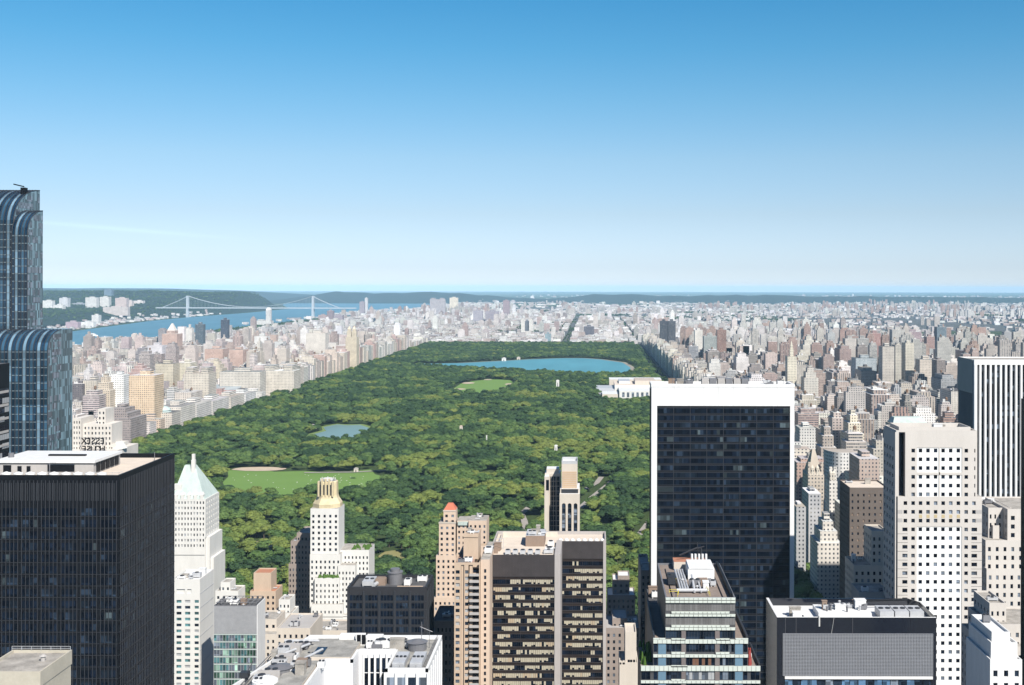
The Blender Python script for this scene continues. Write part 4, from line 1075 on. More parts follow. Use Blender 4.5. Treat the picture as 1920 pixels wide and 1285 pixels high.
# --- tall striped glass tower with curved tops
def striped_tower():
    p = empty('striped_glass_tower', 'very tall blue glass tower with curved stepped tops and vertical stripes at the left edge', 'skyscraper', (-310, 612, 0))
    def prof(yf, yb, zt, drop, n=10):
        """side outline from the front foot up and over the curve to the back"""
        pts = [(yf, 20)]
        for i in range(n+1):
            a = math.pi/2*i/n; pts.append((yf+(yb-yf)*(1-math.cos(a)), zt-drop+drop*math.sin(a)))
        return pts
    BACK = plain('tower_side_frame', (.10,.14,.17), .4, .3)
    def slab(x0, x1, yf, yb, zt, drop, bw, nm):
        pr = prof(yf, yb, zt, drop); n = len(pr)
        core = MB(); b = 0
        core.v += [(x0+.05, y, z) for y, z in pr] + [(x1-.05, y, z) for y, z in pr]; core.v += [(x0+.05, yb, 20), (x1-.05, yb, 20)]
        core.f.append(tuple(list(range(n))+[2*n])); core.f.append(tuple([2*n+1]+list(range(2*n-1, n-1, -1)))); core.m += [0, 0]
        core.f.append((n-1, 2*n-1, 2*n+1, 2*n)); core.m.append(0)
        core.build('wall', G_SIDE, p)
        k = int(round((x1-x0)/bw)); w_ = (x1-x0)/k
        for i in range(k):
            g = MB(); a0, a1 = x0+w_*i, x0+w_*(i+1)
            for (ya, za), (yb_, zb_) in zip(pr, pr[1:]):
                g.face([(a0,ya,za),(a1,ya,za),(a1,yb_,zb_),(a0,yb_,zb_)])
            g.build('glass_strip', (G_ST1, G_ST2, G_ST1, G_ST3)[i % 4], p)
        fn = MB()
        for i in range(k+1):
            a = x0+w_*i
            for (ya, za), (yb_, zb_) in zip(pr, pr[1:]): fn.bar((a,ya-.15,za), (a,yb_-.15,zb_+.1), .22)
        fn.build('fin', BLACKL, p)
        fl = MB(); z = pr[1][1]-1
        while z > 120: fl.box(x0, x1, yf-.12, yf-.01, z, z+.35); z -= 3.9
        fl.build('floor_line', FLR, p)
        side = MB(); z = zt-drop*.2
        while z > 120:
            yy = yf; 
            if z > zt-drop: yy = yf+(yb-yf)*(1-math.sqrt(max(0, 1-((z-zt+drop)/drop)**2)))
            for q in range(6):
                if R.random() < .5:
                    ua = yy+(yb-yy)*q/6; side.box(x1-.05, x1+.02, ua+.1, ua+(yb-yy)/6-.1, z-3.0, z)
            z -= 3.9
        so_ = side.build('side_glazing', G_GREY, p); so_['kind'] = 'stuff'
    global G_SIDE, G_ST1, G_ST2, G_ST3, FLR
    G_SIDE = glass('glass_side', (.10,.155,.185), .2, .35, (30, 1.3, 3.9), .5); G_ST1 = glass('glass_strip_dark', (.008,.022,.042), .08, .5, (9,60,3.9), .4)
    G_ST2 = glass('glass_strip_light', (.10,.165,.22), .12, .5, (9,60,3.9), .35); G_ST3 = glass('glass_strip_mid', (.022,.055,.09), .08, .5, (9,60,3.9), .5); FLR = plain('floor_edge', (.16,.21,.24), .5)
    slab(-345, -298.4, 605, 634, Z(360, 634), 19, 1.7, 'a')
    slab(-298.2, -290.2, 603, 620, Z(398, 620), 13, 1.7, 'b')
    slab(-345, -272.7, 588, 603, Z(620, 603), 10, 1.8, 'c')
    mb = MB(); mb.box(-290.2, -272.7, 603.1, 616, 20, Z(620, 603)); mb.box(-345,-298.5,605,606,20,30); mb.build('rear_block', G_SIDE, p)
    cr = MB(); cx, cz = X(31, 612), Z(372, 612); cr.cyl(cx, 620, cz-9, cz+1, .6, .5, 8); cr.box(cx-1, cx+1.4, 618, 621, cz-2, cz+5.5); cr.bar((cx+.5,619,cz+6), (cx-3.2,615,cz+7), .3); cr.bar((cx,619,cz-2),(cx-3,609,cz-14),.4)
    c = cr.build('window_cleaning_crane', BLACK, p); b = MB(); b.box(cx-1,cx+1.2,611.5,613,cz-7,cz-4.6); b.build('cradle', WHITE, c)
striped_tower()

# --- dark tower sliver at the very left edge
def edge_tower():
    Y = 484; x0, x1 = X(-90, Y), X(18, 496); zt = Z(683, 496)
    p = empty('dark_banded_tower', 'dark glass tower with pale floor bands at the very left edge', 'skyscraper', ((x0+x1)/2, 495, 0))
    mb = MB(); mb.box(x0, x1, Y, Y+12, 0, zt, 0, 1); mb.build('wall', [BLACK, DECKD], p)
    pn = Panes(p); curtain(pn, None, 'E', x1, Y+.2, Y+11.8, 0, zt, 6, floors(zt-10, 110, 3.8, .6), [G_DARK, G_DARK2, G_DARK, BLINDG], runs=.5); pn.done()
    bd = MB()
    for k in range(8):
        z = Z(738, Y)-k*5.6; bd.box(x1, x1+.25, Y+1, Y+11, z-1.0, z)
    bd.build('floor_band', GREYC, p)
edge_tower()

# --- white hotel with the roof sign seen from behind
def sign_hotel():
    Y = 765; p = empty('white_sign_hotel', 'white stepped hotel with roof sign seen from behind, right of the striped glass tower', 'hotel', (X(175, Y), Y+15, 0))
    mb = MB(); hs_ = []
    def blk(a, b, py, ya, yb, nc):
        x0, x1, z = X(a, Y), X(b, Y), Z(py, Y)
        mb.box(x0, x1, ya+.5, yb, 0, z); hs_.extend(holes(mb, 'S', ya, x0, x1, 100, z, span(x0, x1, nc, .42), floors(z-1, 101, 3.4, .5)))
        mb.face([(x0,ya,z),(x1,ya,z),(x1,ya+.5,z),(x0,ya+.5,z)])
    blk(124, 222, 846, Y, Y+34, 14); blk(132, 147, 788, Y+4, Y+24, 3); blk(147, 200, 800, Y+8, Y+26, 8); blk(172, 186, 772, Y+10, Y+24, 2)
    blk(200, 212, 838, Y+6, Y+26, 2)
    mb.build('wall', [plain('hotel_stone', (.66,.62,.57), .85, streak=True)], p)
    pn = Panes(p, 80); pn.addall(hs_, [G_DARK, G_DARK2, G_GREY]); pn.done()
    r = MB(); r.cyl(X(213,Y), Y+10, Z(846,Y), Z(840,Y), 5, 3.6, 16); r.cyl(X(213,Y), Y+10, Z(840,Y), Z(834,Y), 3.6, 2.4, 16); r.build('roof_drum', WHITE, p)
    s = bpy.data.objects.new('roof_sign', None); link(s); place(s, p, (X(180, Y), Y-1, Z(850, Y))); s['label'] = 'dark two-line roof letters seen back to front'
    fr = MB(); zb, zt = Z(850, Y), Z(822, Y); xa, xb = X(154, Y), X(201, Y)
    for i in range(9): u = xa+(xb-xa)*i/8; fr.bar((u, Y-1.4, zb-2), (u, Y-1.4, zt), .09)
    for z in (zb, (zb+zt)/2, zt): fr.bar((xa, Y-1.4, z), (xb, Y-1.4, z), .09)
    fr.build('sign_frame', STEEL, s)
    for row, (txt, py) in enumerate((('ESSEX', 833.2), ('HOUSE', 848.0))):
        step = (xb-xa-1.6)/5
        for i, chx in enumerate(txt):
            cu = bpy.data.curves.new('letter', 'FONT'); cu.body = chx; cu.size = 5.4; cu.extrude = .15; cu.offset = .10; cu.align_x = 'CENTER'
            to = bpy.data.objects.new('letter', cu); sc.collection.objects.link(to)
            bpy.context.view_layer.update()
            me = bpy.data.meshes.new_from_object(to); bpy.data.objects.remove(to)
            me.materials.clear(); me.materials.append(BLACK)
            o = bpy.data.objects.new('letter', me); link(o)
            place(o, s, (xb-.8-step*(i+.5), Y-1.6, Z(py, Y)-.2)); o.rotation_euler = (math.radians(90), 0, math.radians(180))
sign_hotel()

# --- hotel with steep copper roof and chimney
def copper_tower():
    Y = 765; p = empty('copper_roof_hotel', 'white hotel tower with steep pale green copper roof and tall chimney beside the black tower', 'hotel', (X(356, Y), Y+15, 0))
    xa, xb = X(322, Y), X(385, Y); ze = Z(938, Y); za = Z(879, Y)
    mb = MB(); mb.box(xa, xb, Y+.5, Y+28, 0, ze); zs = Z(1010, Y)
    hs_ = holes(mb, 'S', Y, xa, xb, 60, ze, span(xa, xb, 11, .42), floors(ze-.5, 61, 3.5, .5)); mb.box(xa, xb+2.6, Y+2, Y+28, 0, zs); mb.box(xa, xb+4.6, Y+4, Y+28, 0, Z(1050, Y))
    hs_ += holes(mb, 'E', xb+.45, Y+.5, Y+28, zs, ze, span(Y+.5, Y+28, 6, .35), floors(ze-.5, zs, 3.5, .5), .4); mb.box(xb, xb+.45, Y, Y+.5, zs, ze); mb.face([(xb,Y+.5,ze),(xb+.45,Y+.5,ze),(xb+.45,Y+28,ze),(xb,Y+28,ze)]); mb.build('wall', WHITE, p)
    pn = Panes(p, 70); pn.addall(hs_, [G_DARK, G_DARK2, G_GREY, BLINDG, G_DARK]); pn.done()
    r = MB(); r.frus((xa, xb-.3, Y+.3, Y+28), (X(336,Y), X(356, Y), Y+11, Y+14), ze, za); ro = r.build('copper_roof', COPPER, p)
    m = MB(); m.box(X(322, Y), X(338, Y), Y+3, Y+8, ze-2, Z(912, Y)); m.build('gable', WHITE, p)
    c = MB(); cx = X(354.5, Y); c.box(cx-1.3, cx+1.1, Y+8.6, Y+11, ze+6, Z(868, Y)); c.box(cx-1.0, cx+.8, Y+8.9, Y+10.7, Z(868, Y), Z(857, Y)); c.build('chimney', WHITE, p)
    for k in range(5): 
        d = MB(); u = xa+3+k*4.2; d.box(u-1, u+1, Y-.05, Y+2.4, ze-.5, ze+2.8); d.face([(u-1.2,Y-.1,ze+2.8),(u+1.2,Y-.1,ze+2.8),(u,Y+1,ze+4.6)]); d.face([(u-1.2,Y-.1,ze+2.8),(u,Y+1,ze+4.6),(u,Y+3.5,ze+4.6),(u-1.2,Y+3,ze+2.8)]); d.face([(u+1.2,Y-.1,ze+2.8),(u+1.2,Y+3,ze+2.8),(u,Y+3.5,ze+4.6),(u,Y+1,ze+4.6)]); d.build('dormer', WHITE, p)
copper_tower()

def shaft_hotel():
    Y = 540; yb = 560; x0 = X(322, Y); x1 = X(375.5, Y); zt = Z(1092, Y)
    p = empty('white_shaft_hotel', 'tall white hotel shaft with three columns of green windows below the copper-roofed tower', 'hotel', ((x0+x1)/2, 550, 0))
    mb = MB(); mb.box(x0, x1, Y+.5, yb, 0, zt, 0, 1); cols = [(X(a, Y), X(b, Y)) for a, b in ((332,341.5),(348,358),(366,374))]
    rows = floors(zt-7.8, 20, 2.72, .5, .22); hs_ = holes(mb, 'S', Y, x0, x1, 20, zt-7.8, cols, rows, .35)
    hs2 = holes(mb, 'S', Y, x0, x1, zt-7.8, zt, [(X(332,Y), X(348,Y)), (X(352,Y), X(360,Y))], [(zt-5.6, zt-3.6)], 1.0)
    parapet(mb, x0, x1, Y, yb, zt, .9, .5); mb.build('wall', [WHITE, WPAINT], p)
    pn = Panes(p, 80); pn.addall(hs_, [G_TEAL, G_TEAL, BLINDG, G_DARK2]); pn.addall(hs2, [G_DARK]); pn.done()
    fn = MB()
    for i in range(14): z = zt-6-i*6.5; fn.box(x1, x1+.12, Y+.3, yb-.3, z, z+.25)
    fn.build('wall_joint', GREYW, p); clutter(p, x0+1, x1-1, Y+2, yb-2, zt, 6, 5)
shaft_hotel()

# --- grey and green glass building
def green_block():
    Y = 520; x0, x1 = X(402.5, Y), X(483, Y); yb = 532; zt = Z(1137, Y)
    p = empty('green_glass_building', 'green glass building with grey louvred top storey right of the white hotel shaft', 'building', ((x0+x1)/2, 526, 0))
    mb = MB(); mb.box(x0, x1, Y, yb, 0, zt-.8, 0, 1); parapet(mb, x0, x1, Y, yb, zt-.8, .8, .3); mb.build('wall', [STEEL, DECKD], p)
    w2 = MB(); w2.box(x1, x1+.35, Y-.2, yb+.2, 0, zt+.2); w2.build('end_wall', WPAINT, p)
    lv = MB(); n = 42
    for i in range(n): u = x0+(x1-x0)*i/n; fbox(lv, 'S', Y, u+.08, u+.3, Z(1190, Y), zt-.3, -.14, .05)
    lv.build('louver', GREYW, p)
    pn = Panes(p, 90); mu = MB(); zz = Z(1191, Y)
    curtain(pn, mu, 'S', Y, x0, x1-.4, 20, zz, 14, floors(zz, 20, 3.3, .72, .14), [G_TEAL, G_GTL, G_TEAL, G_GREY, G_GTD], .1, .2, runs=.25); mu.build('mullion', GREYW, p); pn.done()
    sl_ = MB()
    for i in range(16): z = zz-i*3.3; sl_.box(x0, x1, Y-.22, Y-.02, z-.25, z+.1)
    sl_.build('floor_slab', COPPER, p)
    g = MB()
    for i in range(9): g.bar((x0+1+i*2.2, Y+.5, zt+1.1), (x0+1+i*2.2, yb-.5, zt+1.1), .14)
    for k in (Y+.6, (Y+yb)/2, yb-.6): g.bar((x0+.6, k, zt+1.2), (x1-.6, k, zt+1.2), .14)
    for i in range(5): g.bar((x0+1+i*4.3, Y+6, zt-.8), (x0+1+i*4.3, Y+6, zt+1.2), .14)
    g.build('roof_frame', STEEL, p); clutter(p, x0+1, x1-2, Y+1, yb-1, zt-.8, 5, 9)
G_GTL = glass('glass_pale_green', (.20,.32,.26), .12, .7); G_GTD = glass('glass_deep_green', (.03,.07,.05), .1, .7)
green_block()

# --- white stepped tower with the gold crown
def gold_tower():
    Y = 735; p = empty('gold_crown_tower', 'white stepped apartment tower with a golden octagonal crown at the park edge', 'skyscraper', (X(616, Y), Y+15, 0))
    mb = MB(); hs_ = []
    def blk(a, b, py, ya, yb, nc, fr=.40, zlo=30, pitch=3.5):
        x0, x1, z = X(a, Y), X(b, Y), Z(py, Y)
        mb.box(x0, x1, ya+.5, yb, 0, z, 0, 1); hs_.extend(holes(mb, 'S', ya, x0, x1, zlo, z-.01, span(x0, x1, nc, fr), floors(z-3, zlo+1, pitch, .5), .4)); mb.face([(x0,ya,z),(x1,ya,z),(x1,ya+.5,z),(x0,ya+.5,z)])
        mb.face([(x0,ya,zlo),(x0,ya+.5,zlo),(x0,ya+.5,z),(x0,ya,z)]); mb.face([(x1,ya,zlo),(x1,ya,z),(x1,ya+.5,z),(x1,ya+.5,zlo)])
        return x0, x1, z
    x0, x1, z = blk(583, 636, 955, Y, Y+17, 5)
    blk(583, 640, 1040, Y-1.2, Y+18, 7); blk(628, 690, 1036, Y+5, Y+24, 9); blk(636, 668, 1060, Y-2.2, Y+6, 5); blk(594, 640, 1082, Y-4, Y, 6, .34); blk(589, 648, 1130, Y-6, Y-1, 8, .34)
    blk(640, 655, 1150, Y-5, Y+1, 2)
    mb.build('wall', [WHITE, DECK], p); pn = Panes(p, 100); pn.addall(hs_, [G_DARK, G_DARK2, G_DARK]); pn.done()
    cx, cy = (x0+x1)/2, Y+9
    def octa(r, cz): k = r*.42; return [(cx-r,cy-k,cz),(cx-k,cy-r,cz),(cx+k,cy-r,cz),(cx+r,cy-k,cz),(cx+r,cy+k,cz),(cx+k,cy+r,cz),(cx-k,cy+r,cz),(cx-r,cy+k,cz)]
    c = MB(); lv = [(8.6, z), (8.6, Z(948, Y)), (6.6, Z(938, Y)), (6.2, Z(933, Y)), (6.0, Z(908, Y)), (5.2, Z(906, Y))]
    for (ra, za), (rb, zb) in zip(lv, lv[1:]):
        A, B = octa(ra, za), octa(rb, zb)
        for i in range(8): j = (i+1) % 8; c.face([A[i], A[j], B[j], B[i]])
    c.face(octa(5.2, Z(906, Y)), 1); cr = c.build('golden_crown', [GOLD, STEEL], p)
    f = MB()
    for u in (-4.4, -2.2, 0, 2.2, 4.4): f.box(cx+u-.5, cx+u+.5, cy-6.7, cy-5.6, Z(934, Y), Z(905, Y)+(1.5 if abs(u) < 3 else 0))
    f.build('buttress', GOLD, cr)
    w_ = MB()
    for u in (-3.3, -1.1, 1.1, 3.3): w_.box(cx+u-.4, cx+u+.4, cy-6.3, cy-6.0, Z(931, Y), Z(912, Y))
    w_.build('slot', BLACKL, cr)
    k = MB(); 
    for i in range(7): a = math.pi*2*i/7; k.bar((cx+4.6*math.cos(a), cy+4.6*math.sin(a), Z(906,Y)), (cx+4.6*math.cos(a), cy+4.6*math.sin(a), Z(901,Y)), .25)
    k.cyl(cx, cy, Z(906,Y), Z(902,Y), 3.2, 3.2, 10); k.build('finial', WHITE, cr)
    for nm, a, b, py, yy in (('a',655,690,1036,Y+6),('b',600,640,1082,Y-3.4)):
        g = MB(); xa, xb = X(a, Y), X(b, Y); n = 26
        for i in range(n): u = xa+.7+(xb-xa-1.4)*R.random(); v = yy+R.uniform(0,2 if nm=='b' else 9); r_ = R.uniform(.6,1.4); g.cyl(u, v, Z(py,Y), Z(py,Y)+r_*1.6, r_, r_*.3, 7)
        g.build('terrace_planting', PLANT, p)
gold_tower()

# --- generic punched-window blocks used for the smaller neighbours
def punched(name, label, cat, Y, dep, blks, wall, roof, mats, limit=50, pitch=3.5, fr=(.4,.5), side=None, group=None, roofn=3, rec=.35, zlo=15):
    xs = [X(b[0], Y) for b in blks]+[X(b[1], Y) for b in blks]
    p = empty(name, label, cat, ((min(xs)+max(xs))/2, Y+dep/2, 0), group); mb = MB(); hs_ = []
    for i, (a, b, py, dy, nc) in enumerate(blks):
        x0, x1, z, ya = X(a, Y), X(b, Y), Z(py, Y), Y+dy
        mb.box(x0+(.42 if side == 'W' and nc else 0), x1-(.42 if side == 'E' and nc else 0), ya+.4, Y+dep-i*.3, 0, z, 0, 1); zl = min(zlo, z-5)
        cs_ = span(x0, x1, nc, fr[0]) if nc else []
        hs_ += holes(mb, 'S', ya, x0, x1, zl, z, cs_, floors(z-1.5, zl+.5, pitch, fr[1]) if nc else [], rec)
        mb.face([(x0,ya,z),(x1,ya,z),(x1,ya+.4,z),(x0,ya+.4,z)]); mb.face([(x1,ya,zl),(x1,ya+.4,zl),(x1,ya+.4,z),(x1,ya,z)]); mb.face([(x0,ya,zl),(x0,ya,z),(x0,ya+.4,z),(x0,ya+.4,zl)])
        if side and nc and dep > 8:
            f = side; c = x1-.005 if f == 'E' else x0+.005
            hs_ += holes(mb, f, c, ya+.4, Y+dep-i*.3, zl, z, span(ya+.4, Y+dep-i*.3, max(2, int((dep-dy)/3.6)), fr[0]), floors(z-1.5, zl+.5, pitch, fr[1]), rec)
        parapet(mb, x0, x1, ya, Y+dep-i*.3, z, .7, .35)
        if roofn and i == 0: clutter(p, x0+1, x1-1.2, ya+2, Y+dep-3, z, roofn, int(a))
    mb.build('wall', [wall, roof], p); pn = Panes(p, limit); pn.addall(hs_, mats); pn.done(); return p
GD = [G_DARK, G_DARK2, G_DARK, G_GREY]
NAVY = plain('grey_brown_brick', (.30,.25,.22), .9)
punched('grey_brick_hotel', 'dark shaded hotel with stepped top directly left of the gold-topped tower', 'hotel', 763, 24, [(546,584,1018,0,6),(556,584,1004,2,4),(543,584,1060,-1,7)], NAVY, DECK, GD, 60)
punched('small_arched_house', 'small white house with arched windows and glass roof box beside the park trees', 'building', 700, 14, [(405,448,1112,0,4),(412,430,1098,3,2)], WHITE, DECK, GD, 30)
punched('sand_tower_house', 'small sand-coloured brick tower house among trees behind the green glass building', 'building', 720, 16, [(470,518,1112,0,5),(474,507,1080,3,0)], TANB, ORANGEB, GD, 30, roofn=1)
punched('cream_stepped_house', 'cream houses stepping down below the sand-coloured tower house', 'building', 640, 18, [(484,520,1165,0,3),(497,545,1185,-8,5)], CREAM, DECK, GD, 30)
punched('white_terrace_house', 'small white stepped house in front of the dark shaded hotel', 'building', 690, 12, [(524,545,1128,0,3),(515,552,1150,-4,5)], WHITE, DECK, GD, 30)
punched('low_grey_roof_block', 'low pale block with grey flat roof and dark rooftop box below the dark shaded hotel', 'building', 560, 26, [(520,583,1182,0,6)], CREAM, GREYC, GD, 30, roofn=6)
punched('stone_low_block', 'low stone block at the foot of the gold-topped tower behind the white roof', 'building', 600, 20, [(583,655,1186,0,6)], CREAM, DECK, GD, 20, roofn=7)
punched('shaded_office_slab', 'narrow dark office slab between the black grid block and the brown balcony tower', 'building', 500, 24, [(812,856,1168,0,6)], NAVY, DECKD, GD, 40)

# --- black grid block
def grid_block():
    Y = 480; yb = 501; x0, x1 = X(652, Y), X(801, Y); zt = Z(1102, Y)
    p = empty('black_grid_block', 'black steel office block with five window bays and sunken roof in the lower middle', 'office building', ((x0+x1)/2, 490, 0))
    mb = MB(); mb.box(x0, x1, Y, yb, 0, zt-1.4, 0, 1); parapet(mb, x0, x1, Y, yb, zt-1.4, 1.4, .9); mb.build('wall', [BLACK2, DECKD], p)
    pn = Panes(p, 100); mu = MB(); bw = (x1-x0-1)/5; rows = floors(zt-2.6, 20, 3.25, .66, .12)
    for i in range(5):
        a = x0+.5+bw*i; cs = (a+.55, a+bw-.55); fbox(mu, 'S', Y, a-.3, a+.5, 20, zt-1.5, -.45, .05)
        for j, (za, zb) in enumerate(rows):
            fl = len(rows)-1-j; mats = [G_DARK]*8+[G_DARK2]*3
            if fl == 5 and i in (1, 2): mats = [BLIND, BLIND, G_DARK]
            if fl == 7 and i < 3: mats = [BLIND, G_DARK, BLIND, G_DARK2]
            for (ua, ub) in span(cs[0], cs[1], 4, .92): pn.add(('S', Y, ua, ub, za, zb, -.03), mats[R.randrange(len(mats))])
        for k in range(5): u = cs[0]+(cs[1]-cs[0])*k/4; fbox(mu, 'S', Y, u-.06, u+.06, 20, zt-2.6, -.16, .05)
    for za, zb in rows: fbox(mu, 'S', Y, x0, x1, za-.5, za-.35, -.2, .05)
    mu.build('mullion', BLACKL, p); pn.done()
    fn = MB()
    for i in range(5): fbox(fn, 'E', x1, Y+.5+i*4.8, Y+1.1+i*4.8, 20, zt-1.5, -.4, .05)
    fn.build('pier', BLACKL, p)
    z = zt-1.4; c = MB(); cx, cy = X(742, 492), 492; c.cyl(cx, cy, z, z+4.6, 3.0, 3.0, 20); c.cyl(cx, cy, z+4.6, z+5.0, 3.3, 3.3, 20); c.cyl(cx, cy, z+5.0, z+6.2, 2.0, 2.0, 14); c.build('cooling_tower', STEEL, p)
    b = MB(); b.box(cx-7.5, cx-3.4, 488, 493, z, z+2.6); b.build('stair_bulkhead', BRNB, p)
    acunit(p, x0+5, 486, z, 4.5, 9, 2.2, 2, GREYW); acunit(p, cx+4.5, 487, z, 2.6, 5, 2.4, 1, WPAINT); acunit(p, cx+9, 494, z, 4, 3, 2.2, 2, WPAINT); duct(p, [(x0+10, 484, z+1), (x0+12, 495, z+1)], .8)
    q = MB(); q.box(cx+2, x1-2.2, 485, 485.3, z, z+.6); q.build('curb', TANB, p); rail(p, [(x0+1,yb-1),(x1-1,yb-1)], zt, .8, BLACKL)
BLACK2 = plain('black_steel', (.032,.032,.037), .6, .1, .2, .2)
grid_block()

# --- white roof complex in front
def white_roofs():
    h = 100.; z = CAMZ-h
    def P(px, py): Yy = F*h/(py-PY0); return (X(px, Yy), Yy)
    p = empty('white_roof_complex', 'U-shaped white office building with cluttered roofs and white parapets at the bottom middle', 'office building', (-65, 320, 0))
    A = P(583,1192); B = P(829,1193.6); C = P(805,1254.5); D = P(723.6,1254.5); E = P(739,1219); G = P(663,1219)
    xr = (B[0]+C[0])/2; xl = D[0]; yb = A[1]; yf = C[1]; ym = 323.6
    lx = P(440,1282)[0]
    ga = -64.0; left = [(lx, 280), (-71.5, 280), (-71.5, 315), (ga, 315), (ga, ym), (xl, ym), (xl, yf), (xr, yf), (xr, yb), (A[0], yb), (lx, P(440,1282)[1]-2)]
    mb = MB(); mb.prism(left, 0, z-1, 0, 1); mb.build('wall', [WSIDE, DECKG], p)
    w_ = MB()
    def wl(a, b, t=.7, e=0):
        dx, dy = b[0]-a[0], b[1]-a[1]; l = math.hypot(dx, dy); nx, ny = -dy/l*t, dx/l*t
        w_.prism([a, b, (b[0]+nx, b[1]+ny), (a[0]+nx, a[1]+ny)], z-1, z+e)
    for i_, (a, b) in enumerate(zip(left, left[1:]+left[:1])): wl(a, b, .7, .004*i_)
    w_.build('parapet', WPAINT, p)
    # right wing windows between white fins
    pn = Panes(p); mu = MB()
    n = 4; ws = (xr-xl)/n
    for i in range(n+1): fbox(mu, 'S', yf, xl+ws*i-.22, xl+ws*i+.22, 60, z-1, -.5, .05)
    for i in range(n):
        for za, zb in floors(z-2.2, 60, 4.2, .94, .03): pn.add(('S', yf, xl+ws*i+.4, xl+ws*(i+1)-.4, za, zb, -.03), [G_DARK2, G_GREY][R.randrange(2)])
    k = 5; ws = (xl-ga-2)/k
    for i in range(k+1): fbox(mu, 'S', ym, ga+1.2+ws*i-.2, ga+1.2+ws*i+.2, 60, z-1, -.5, .05)
    for i in range(k):
        for za, zb in floors(z-2.2, 60, 4.2, .94, .03): pn.add(('S', ym, ga+1.2+ws*i+.3, ga+1.2+ws*(i+1)-.3, za, zb, -.03), [G_DARK2, G_DARK][R.randrange(2)])
    for i in range(7): 
        u = yf+1.5+i*4.2; fbox(mu, 'E', xr, u-.2, u+.2, 40, z-1, -.3, .05)
    mu.build('fin', WPAINT, p); pn.done()
    q = MB(); q.box(-79.5, -72.6, 283, 313, z-1, z+.3, 0, 1); q.box(-77.5, -65, 316.5, 333, z-1, z+.15, 0, 1); q.build('raised_deck', [CREAM, DECKG], p)
    q = MB(); q.box(-75.6, -72.9, 318.5, 324.5, z+.15, z+.4); q.build('skylight', G_DARK2, p)
    q = MB(); q.box(X(672, 333), X(690, 333), 330.5, 331, z-1, z+2.4); q.box(X(640,334), X(669,334), 332, 335, z-1, z+1.2); q.box(X(690,334), X(720,334), 332.5, 334.8, z-1, z+1.0); q.build('roof_screen', WPAINT, p)
    q = MB(); q.box(X(673,332), X(680,332), 330.3, 330.5, z-.6, z+2); q.box(X(682,332), X(689,332), 330.3, 330.5, z-.6, z+2); q.build('vent_opening', BLACK, p)
    clutter(p, -86, -80.5, 284, 330, z-1, 26, 90); clutter(p, X(690,329), X(775,329), 326.5, 330, z-1, 14, 91); clutter(p, -79, -72.5, 284, 312, z+.3, 4, 92)
    # cooling towers on the right wing
    acunit(p, -53.2+.7, 309.5, z-1, 3.2, 9.5, 1.9, 3, GREYW); acunit(p, -48.3+.4, 309.5, z-1, 3.2, 9.5, 1.9, 3, GREYW)
    for cx, cy, s in ((X(784,327), 327, 2.6), (-80.8, 305, 3.0)):
        c = MB(); c.cyl(cx, cy, z-1, z+1.2, s, s, 20); c.cyl(cx, cy, z+1.2, z+1.9, s*1.12, .3, 20); c.build('round_vent', STEEL, p)
    c = MB(); c.cyl(-82.3, 296, z-1, z+.8, 3.4, 3.2, 22); c.cyl(-82.3, 296, z+.8, z+1.1, 2.7, 2.7, 22); c.cyl(-82.3,296,z+1.1,z+1.9,.8,.5,10); c.build('white_tank', WPAINT, p)
    m = MB(); mx, my = X(792,328), 328; m.bar((mx,my,z-1),(mx,my,z+6.4),.09); m.bar((mx-.4,my,z+5),(mx+3,my,z+3.6),.1); m.bar((mx+2.2,my,z-1),(mx+2.2,my,z+4),.06); m.build('antenna', STEEL, p)
    m = MB(); ax, ay = -89.5, 300; m.cyl(ax+.9, ay, z-1, z+.6, 1.0, .9, 12); m.bar((ax+.9,ay,z+.5),(ax+2.4,ay+3,z+3.4),.16); m.box(ax-.2,ax+2,ay-1,ay+1.2,z+.2,z+1.5); m.build('crane_winch', BLACKL, p)
    for i in range(3):
        u = .9+i*1.0; duct(p, [(lx+u+.4, 284, z-.5), (A[0]-1.4+u*.6-6, 326, z-.5)], .14, STEEL, 'pipe')
    for i, (px, py, sz) in enumerate(((528,1222,2.4),(556,1214,3.2),(541,1238,2.2),(575,1230,2.0),(520,1250,2.0),(596,1250,1.8),(740,1208,1.6),(753,1205,1.5),(730,1206,1.2),(765,1206,1.4),(712,1207,1.8))):
        xx, yy = P(px, py); acunit(p, xx, yy, z-1, sz, sz*1.6, 1.0+.4*(i % 3), 1+i % 2, (GREYW, STEEL, WPAINT)[i % 3])
    for (a, b) in (((522,1235),(582,1212)),((535,1206),(600,1206)),((560,1246),(606,1222)),((505,1262),(560,1262))):
        p0, p1 = P(*a), P(*b); duct(p, [(p0[0],p0[1],z+.5),(p1[0],p1[1],z+.5)], .35)
    rail(p, [(xl+1.4, yf+1.3), (xr-1.2, yf+1.3), (xr-1.2, yb-1.5)], z-1, 1.5, STEEL)
    b = MB(); g1, g2 = P(520,1232), P(592,1222)
    b.box(-85.5, -79.8, 300.5, 301.1, z-1, z+1.6); b.build('equipment_screen', GREYC, p)
    for bb in ((-84,-79.8,313,316),(-86,-80,322,325)): b = MB(); b.box(*bb, z-1, z+1.35); b.build('equipment_box', GREYC, p)
WSIDE = plain('white_grey_wall', (.70,.70,.71), .7, var=.1, streak=True); DECKG = plain('pale_grey_roofing', (.38,.37,.345), .9, var=.5, nscale=.35)
white_roofs()

